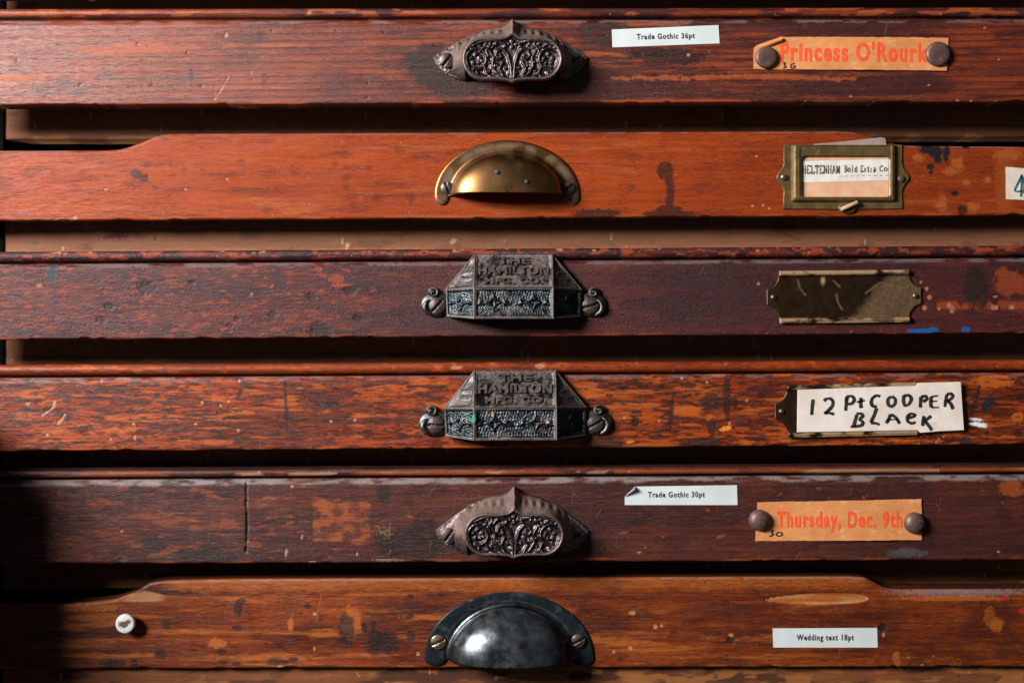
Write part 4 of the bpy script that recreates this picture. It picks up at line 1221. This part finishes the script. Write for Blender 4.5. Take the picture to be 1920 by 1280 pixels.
def quad_paper(name, corners, org_px, o, mat, base_d, wave, label, cat, group=None, thick=1.0, nu=40, nv=10, edge_rough=0.0, seed=0, cut=None):
    """paper sheet given by its four picture corners (tl, tr, br, bl); wave(x,y)->extra height"""
    wl = W(org_px[0], org_px[1], o)
    tl, tr, br, bl = [np.array([c[0] - org_px[0], org_px[1] - c[1]], float) for c in corners]
    s = np.linspace(0, 1, nu)[None, :, None]; t = np.linspace(0, 1, nv)[:, None, None]
    P = (tl * (1 - s) + tr * s) * (1 - t) + (bl * (1 - s) + br * s) * t
    U, V = P[..., 0].copy(), P[..., 1].copy()
    if edge_rough:
        e = (fbm(U * .08, V * .08, seed, 3) - .5) * edge_rough
        V[0] += e[0]; V[-1] += e[-1]; U[:, 0] += e[:, 0]; U[:, -1] += e[:, -1]
    if cut is not None: U, V = cut(U, V)
    Z = base_d + wave(U, V)
    g = np.stack([U, V, Z], -1).reshape(-1, 3)
    per = np.concatenate([np.arange(nu), np.arange(1, nv) * nu + nu - 1, (nv - 1) * nu + np.arange(nu - 2, -1, -1), np.arange(nv - 2, 0, -1) * nu])
    sk = g[per].copy(); sk[:, 2] -= thick
    n = len(per); i = np.arange(n); j = (i + 1) % n
    f2 = np.stack([per[i], per[j], len(g) + j, len(g) + i], -1)
    ob = part(name, np.concatenate([g, sk]), np.concatenate([grid_faces(nv, nu, flip=True), f2]), mat, None, wl, False)
    tag(ob, label, cat, group)
    return ob, wl


def print_on(paper, wl, org_px, body, x0, x1, ycap, ybase, tilt, mat, lift, bold=.0, spacing=1.0, desc=False, name='lettering'):
    """printed line: picture x range, cap line and base line"""
    hgt = ybase - ycap
    u, v, z, f = text_mesh(body, x1 - x0, hgt, bold, spacing)
    c, s = math.cos(tilt), math.sin(tilt)
    cx = (x0 + x1) / 2 - org_px[0]; cy = org_px[1] - (ycap + ybase) / 2
    U = u * c - v * s + cx; V = u * s + v * c + cy
    Z = lift(U, V)
    return part(name, np.stack([U, V, Z], -1), f, mat, paper, wl, False)


def ribbon(strokes, w, seed=0):
    """flat pen strokes as ribbons (u, v)"""
    P, F = [], []
    rs = np.random.RandomState(seed)
    for st in strokes:
        pts = np.array(st, float)
        if len(pts) > 2:                      # smooth the polyline
            t = np.arange(len(pts)); tt = np.linspace(0, len(pts) - 1, len(pts) * 5)
            sm = np.stack([np.interp(tt, t, pts[:, 0]), np.interp(tt, t, pts[:, 1])], -1)
            kk = np.hanning(7)[1:-1]; kk /= kk.sum(); pad = np.pad(sm, ((2, 2), (0, 0)), 'edge')
            pts = np.stack([np.convolve(pad[:, i], kk, 'valid') for i in (0, 1)], -1)
        dv = np.gradient(pts, axis=0); dv /= np.linalg.norm(dv, axis=1)[:, None] + 1e-9
        nv = np.stack([-dv[:, 1], dv[:, 0]], -1)
        ww = w * (.62 + .55 * np.convolve(np.pad(rs.rand(len(pts)), 2, 'edge'), np.ones(5) / 5, 'valid') + .35 * np.abs(dv[:, 1]))[:, None]; ww[0] *= .75; ww[-1] *= .5
        b = len(P)
        for p, q in zip(pts + nv * ww / 2, pts - nv * ww / 2): P += [tuple(p), tuple(q)]
        F += [(b + 2 * i, b + 2 * i + 1, b + 2 * i + 3, b + 2 * i + 2) for i in range(len(pts) - 1)]
    return np.array(P), F


def write_on(paper, wl, org_px, strokes, w, mat, lift, name='handwriting', seed=0):
    P, F = ribbon(strokes, w, seed)
    U = P[:, 0] - org_px[0]; V = org_px[1] - P[:, 1]
    return part(name, np.stack([U, V, lift(U, V)], -1), F, mat, paper, wl, False)


LG = 'white typed stickers on the drawers'
# white typed stickers
flatw = lambda U, V: 0 * U
o1 = (1248, 68)
pa, wl = quad_paper('typed_label', [(1148, 56), (1346, 48), (1348, 82), (1149, 89)], o1, O[1], M['white'], 1.0, lambda U, V: .5 * np.sin(U * .02), 'white typed sticker reading Trade Gothic 36pt beside the top pull', 'label', LG)
print_on(pa, wl, o1, 'Trade Gothic 36pt', 1194, 1302, 63, 77, .018, M['ink'], lambda U, V: 1.35 + .5 * np.sin(U * .02), bold=.03, spacing=1.18)
o2 = (1276, 928)


def curl(U, V):
    q = np.clip((-88 - U) / 18., 0, 1) * np.clip((V - 2) / 14., 0, 1)
    return q * 10


pb_, wl = quad_paper('typed_label', [(1172, 912), (1381, 909), (1382, 946), (1170, 946)], o2, O[5], M['white'], 1.0, lambda U, V: .4 * np.sin(U * .03), 'white typed sticker reading Trade Gothic 30pt with a curled corner', 'label', LG,
                     cut=lambda U, V: (np.maximum(U, -104 + np.clip(V + 2, 0, 30) * 1.05), V))
print_on(pb_, wl, o2, 'Trade Gothic 30pt', 1215, 1321, 921, 935, .004, M['ink'], lambda U, V: 1.35 + .4 * np.sin(U * .03), bold=.03, spacing=1.18)
# the curled corner: a small rolled triangle showing the grey back
cp = []
for i, q in enumerate(np.linspace(0, 1, 7)):
    for r in np.linspace(0, 1, 7):
        x = -105 + 20 * q * (1 - .55 * r); y = -3 + 20 * q - 8 * r * (1 - .2 * q) * q
        cp.append((x + 9 * r * q, y, 2 + 9 * math.sin(r * 2.2) * q))
part('curled_corner', np.array(cp), grid_faces(7, 7), M['back'], pb_, wl)
o3 = (1547, 1195)
pc, wl = quad_paper('typed_label', [(1448, 1177), (1645, 1176), (1646, 1213), (1449, 1213)], o3, O[6], M['white'], 1.0, flatw, 'white typed sticker reading Wedding text 18pt on the bottom drawer', 'label', LG)
print_on(pc, wl, o3, 'Wedding text 18pt', 1493, 1601, 1188, 1203, 0, M['ink'], lambda U, V: 1.35 + 0 * U, bold=.03, spacing=1.18)

# orange tickets held by tacks
TG = 'orange tickets tacked to the drawers'
o4 = (1595, 102)
wv = lambda U, V: 1.2 + 1.2 * np.sin(U * .018 + 1) + .8 * np.sin(U * .05) * (V < 0) * (-V / 30)


def torn(U, V):
    lim = np.interp(U, [-181, -176, -150, -133, -128], [10, 16, 25, 31, 40])
    return U, np.minimum(V, lim)


pd_, wl = quad_paper('ticket', [(1414, 70), (1776, 72), (1773, 133), (1414, 130)], o4, O[1], M['ticket'], 2.0, wv, 'orange ticket reading Princess in red, held by two flat rusty tacks', 'ticket', TG, nu=90, nv=16, edge_rough=2.0, seed=4, cut=torn)
print_on(pd_, wl, o4, "Princess O'Rourke", 1464, 1752, 79, 117, -.006, M['red'], lambda U, V: 2.35 + wv(U, V), bold=.036, spacing=1.18)
write_on(pd_, wl, o4, [[(1468, 119), (1473, 118), (1471, 123), (1475, 126), (1468, 129)], [(1491, 119), (1483, 122), (1484, 129), (1491, 128), (1491, 124), (1486, 125)]], 2.4, M['ink'], lambda U, V: 2.4 + wv(U, V))
# the torn flap folded over at its upper left
fl = []
for i, q in enumerate(np.linspace(0, 1, 12)):
    x = -172 + 42 * q; y = 16 + 15 * q
    for r in np.linspace(0, 1, 6):
        a = r * 3.4; fl.append((x + 2.5 * r, y - 1 - r * 7 * math.sin(1.6 * r), 3.5 + 5.5 * math.sin(a * .8) * (.5 + .5 * q)))
part('folded_edge', np.array(fl), grid_faces(12, 6, flip=True), M['ticket'], pd_, wl)
disc('tack', pd_, W(1436, 109, O[1]) + local((0, 0, 4.5)), 20.5, 5, M['tack'], dome=3.2)
disc('tack', pd_, W(1757, 103, O[1]) + local((0, 0, 5)), 23, 5.5, M['tack'], dome=3.2)
o5 = (1572, 975)
wv2 = lambda U, V: 1.5 + 1.4 * np.sin(U * .02 + .4)
pe, wl = quad_paper('ticket', [(1421, 941), (1726, 935), (1727, 1011), (1417, 1013)], o5, O[5], M['ticket'], 2.0, wv2, 'orange ticket reading Thursday in red, held by two domed tacks', 'ticket', TG, nu=80, nv=18, edge_rough=2.0, seed=9)
print_on(pe, wl, o5, 'Thursday, Dec. 9th', 1457, 1690, 957, 997, .0, M['red'], lambda U, V: 2.35 + wv2(U, V), bold=.036, spacing=1.18)
write_on(pe, wl, o5, [[(1443, 994), (1450, 993), (1447, 998), (1451, 1001), (1442, 1005)], [(1461, 996), (1455, 1000), (1458, 1004), (1466, 1003), (1467, 998), (1461, 996)]], 2.6, M['ink'], lambda U, V: 2.4 + wv2(U, V))
disc('tack', pe, W(1423, 974, O[5]) + local((0, 0, 4)), 20, 13, M['tack'], dome=2.0)
disc('tack', pe, W(1713, 979, O[5]) + local((0, 0, 5)), 20, 13, M['tack'], dome=2.0)

# card in the brass frame
o6 = hc
pf, wl = quad_paper('frame_card', [(1497, 288), (1668, 288), (1668, 378), (1497, 378)], o6, O[2], M['peach'], 4.4, flatw, 'peach card inside the brass frame with a pasted white printed strip', 'card', thick=.8)
st_w = lambda U, V: 5.0 + 0 * U
tl = np.array([(-83, 30), (-40, 31.5), (0, 32), (40, 33), (70, 34), (86, 33.5), (86, -6), (50, -7), (10, -8), (-30, -9), (-83, -10)], float)
part('printed_strip', np.c_[tl, np.full(len(tl), 5.0)], [tuple(range(len(tl)))[::-1]], M['strip'], pf, wl, False)


def serif_text(body, x0, x1, ycap, ybase, w=2.0):
    """bold roman capitals and lower case drawn as pen strokes with serifs"""
    G = {'C': [[(.9, .8), (.6, 1), (.2, .85), (.05, .5), (.2, .12), (.6, 0), (.95, .2)], [(.9, 1), (.9, .7)]],
         'H': [[(.15, 0), (.15, 1)], [(.85, 0), (.85, 1)], [(.15, .5), (.85, .5)], [(0, 0), (.32, 0)], [(.68, 0), (1, 0)], [(0, 1), (.32, 1)], [(.68, 1), (1, 1)]],
         'E': [[(.2, 0), (.2, 1)], [(0, 1), (.9, 1), (.9, .78)], [(0, 0), (.9, 0), (.95, .25)], [(.2, .5), (.65, .5)]],
         'L': [[(.2, 0), (.2, 1)], [(0, 1), (.45, 1)], [(0, 0), (.9, 0), (.95, .3)]],
         'T': [[(.5, 0), (.5, 1)], [(.05, .75), (.05, 1), (.95, 1), (.95, .75)], [(.3, 0), (.7, 0)]],
         'N': [[(.15, 0), (.15, 1)], [(.15, 1), (.85, 0)], [(.85, 0), (.85, 1)], [(0, 0), (.32, 0)], [(0, 1), (.2, 1)], [(.68, 1), (1, 1)]],
         'A': [[(.1, 0), (.5, 1)], [(.5, 1), (.9, 0)], [(.25, .35), (.75, .35)], [(0, 0), (.28, 0)], [(.7, 0), (1, 0)]],
         'M': [[(.12, 0), (.12, 1)], [(.12, 1), (.5, .1)], [(.5, .1), (.88, 1)], [(.88, 0), (.88, 1)], [(0, 0), (.25, 0)], [(.72, 0), (1, 0)]],
         'B': [[(.2, 0), (.2, 1)], [(0, 1), (.6, 1), (.85, .8), (.6, .53), (.2, .53)], [(.6, .53), (.95, .3), (.7, 0), (0, 0)]],
         'o': [[(.5, 0), (.1, .15), (.1, .5), (.5, .65), (.9, .5), (.9, .15), (.5, 0)]],
         'l': [[(.5, 0), (.5, 1)], [(.2, 0), (.8, 0)], [(.25, 1), (.5, 1)]], 'd': [[(.85, 0), (.85, 1)], [(.85, .55), (.4, .65), (.1, .35), (.4, 0), (.85, .1)]],
         'x': [[(.1, 0), (.9, .65)], [(.1, .65), (.9, 0)]], 't': [[(.5, .9), (.5, .1), (.85, 0)], [(.15, .65), (.85, .65)]],
         'r': [[(.3, 0), (.3, .65)], [(.3, .45), (.85, .65)], [(.1, 0), (.55, 0)]], 'a': [[(.2, .55), (.6, .65), (.75, .45), (.75, 0)], [(.75, .35), (.2, .25), (.3, 0), (.75, .12)]], 'n': [[(.2, 0), (.2, .65)], [(.2, .5), (.6, .65), (.8, .5), (.8, 0)]]}
    n = len(body); adv = (x1 - x0) / n; out = []
    for i, ch in enumerate(body):
        for stt in G.get(ch, []):
            out.append([(x0 + adv * (i + .1 + .8 * p[0]), ybase - p[1] * (ybase - ycap)) for p in stt])
    return out


write_on(pf, wl, o6, serif_text('CHELTENHAM', 1494, 1574, 311, 326), 2.6, M['ink_g'], lambda U, V: 5.3 + 0 * U, name='lettering', seed=1)
write_on(pf, wl, o6, serif_text('Bold', 1581, 1607, 311, 323) + serif_text('Extra', 1612, 1642, 311, 323) + serif_text('Con', 1648, 1672, 311, 322), 1.9, M['ink_g'], lambda U, V: 5.3 + 0 * U, name='lettering', seed=2)
write_on(pf, wl, o6, [[(1572 + i * 11, 331.5 - i * .2), (1577 + i * 11, 331 - i * .2)] for i in range(9)], 1.6, M['ink_g'], lambda U, V: 5.3 + 0 * U, name='small_print', seed=3)
# a second slip that sticks out above the frame
sl = np.array([(-70, 40), (-55, 63), (20, 70), (72, 76), (80, 74), (82, 62), (82, 40)], float)
P, f, cap = outline_plate(sl, 2.8, 3.3, .3, (20, 55)); P[:, 2] += .6; f.append(tuple(cap))
slip = part('paper_slip', P, f, M['slip'], None, wh, False)
tag(slip, 'greyish paper slip sticking up askew behind the brass frame', 'slip')

# handwritten card, fourth drawer
o7 = (1648, 764)
wl = W(o7[0], o7[1], O[4])
cpts = [(1494, 730.5), (1560, 728), (1640, 725), (1714, 723), (1717, 717.5), (1760, 716.5), (1797, 715.5), (1800, 760), (1803, 805), (1760, 807), (1722, 810), (1717, 805), (1640, 806.5), (1560, 808), (1493, 809), (1493.5, 770)]
P, f, cap = outline_plate([(x - o7[0], o7[1] - y) for (x, y) in cpts], 10.2, 10.5, .3)
f.append(tuple(cap)); P[:, 2] = np.where(P[:, 2] < 1, 8.8, P[:, 2])
pg = part('handwritten_card', P, f, M['card'], None, wl, False)
tag(pg, 'cream card hand-lettered 12 Pt Cooper Black tucked over a brass holder', 'card')
lift = lambda U, V: 10.8 + 0 * U
H1 = [[(1523, 747), (1521, 762), (1520, 778)],
      [(1543, 752), (1546, 747), (1554, 746), (1560, 751), (1559, 760), (1552, 768), (1544, 774), (1553, 773), (1563, 776)],
      [(1585, 745), (1584, 758), (1583, 770)], [(1583, 748), (1588, 742), (1596, 742), (1600, 749), (1595, 756), (1586, 757)],
      [(1612, 744), (1611, 756), (1612, 765)], [(1604, 753), (1619, 750)],
      [(1648, 743), (1641, 740), (1633, 745), (1630, 753), (1633, 761), (1642, 761)],
      [(1668, 742), (1661, 748), (1662, 758), (1668, 762), (1675, 757), (1676, 747), (1668, 742)],
      [(1692, 739), (1690, 750), (1693, 761), (1701, 757), (1706, 747), (1701, 740), (1691, 741)],
      [(1723, 743), (1722, 754), (1722, 764)], [(1722, 744), (1732, 741), (1735, 747), (1726, 753)],
      [(1742, 742), (1741, 754), (1742, 763)], [(1742, 743), (1755, 741)], [(1742, 752), (1753, 751)], [(1742, 763), (1757, 763)],
      [(1771, 738), (1769, 750), (1767, 763)], [(1770, 739), (1779, 737), (1783, 742), (1778, 748), (1770, 751)], [(1772, 750), (1779, 757), (1783, 767)],
      [(1604, 776), (1601, 787), (1598, 798)], [(1602, 775), (1612, 774), (1616, 779), (1608, 785), (1616, 790), (1613, 797), (1590, 799)],
      [(1641, 763), (1636, 778), (1629, 792)], [(1629, 792), (1638, 792), (1647, 795)],
      [(1667, 775), (1663, 785), (1658, 793)], [(1667, 775), (1677, 782), (1684, 794)], [(1660, 786), (1680, 785)],
      [(1698, 783), (1710, 780), (1712, 776), (1704, 774), (1697, 780), (1698, 789), (1706, 793), (1714, 790)],
      [(1729, 778), (1727, 788), (1726, 798)], [(1743, 778), (1730, 788), (1737, 796), (1744, 806)]]
write_on(pg, wl, o7, H1, 5.4, M['ink'], lift, seed=5)

# numbered card cut by the right edge
o8 = (1915, 344)
ph, wl = quad_paper('number_card', [(1885, 313), (1948, 317), (1948, 377), (1886, 374)], o8, O[2], M['number'], 1.0, flatw, 'small cream card with a teal figure at the right edge', 'card', edge_rough=1.5, seed=3)
write_on(ph, wl, o8, [[(1917, 326), (1909, 342), (1901, 358), (1908, 360), (1917, 358)], [(1915, 328), (1915, 350), (1914, 371)], [(1919, 330), (1920, 352), (1919, 364)]], 3.2, M['teal'], lambda U, V: 1.4 + 0 * U)

# white push pin, bottom drawer
wp = W(241, 1164, O[6])
nsg = 40
prof = [(0.01, 24), (.5, 24), (.85, 23.8), (.97, 22.8), (1.0, 21), (1.0, 14), (.93, 12.6), (.5, 12), (.4, 11), (.38, -1)]
tt = np.linspace(0, 2 * math.pi, nsg, endpoint=False)
prof = [(q, 24) for q in np.linspace(.01, .45, 7)] + prof[1:]
PP = np.array([[(18 * r * math.cos(a), 18 * r * math.sin(a), z) for a in tt] for (r, z) in prof])
U, V = PP[..., 0], PP[..., 1]
mk = (blob(U, V, -2, -1, 8.5, 6, .2, .6, .3, 5) + blob(U, V, 6, 3, 4, 4, 0, .5, .3, 8)) * (PP[..., 2] > 23)
pin = part('push_pin', PP.reshape(-1, 3), grid_faces(len(prof), nsg, wrap=True), M['pin'], None, wp, True, {'mask': rgba(np.clip(mk, 0, 1).ravel())})
tag(pin, 'round white pin with a rusty chip on the bottom drawer', 'pin')
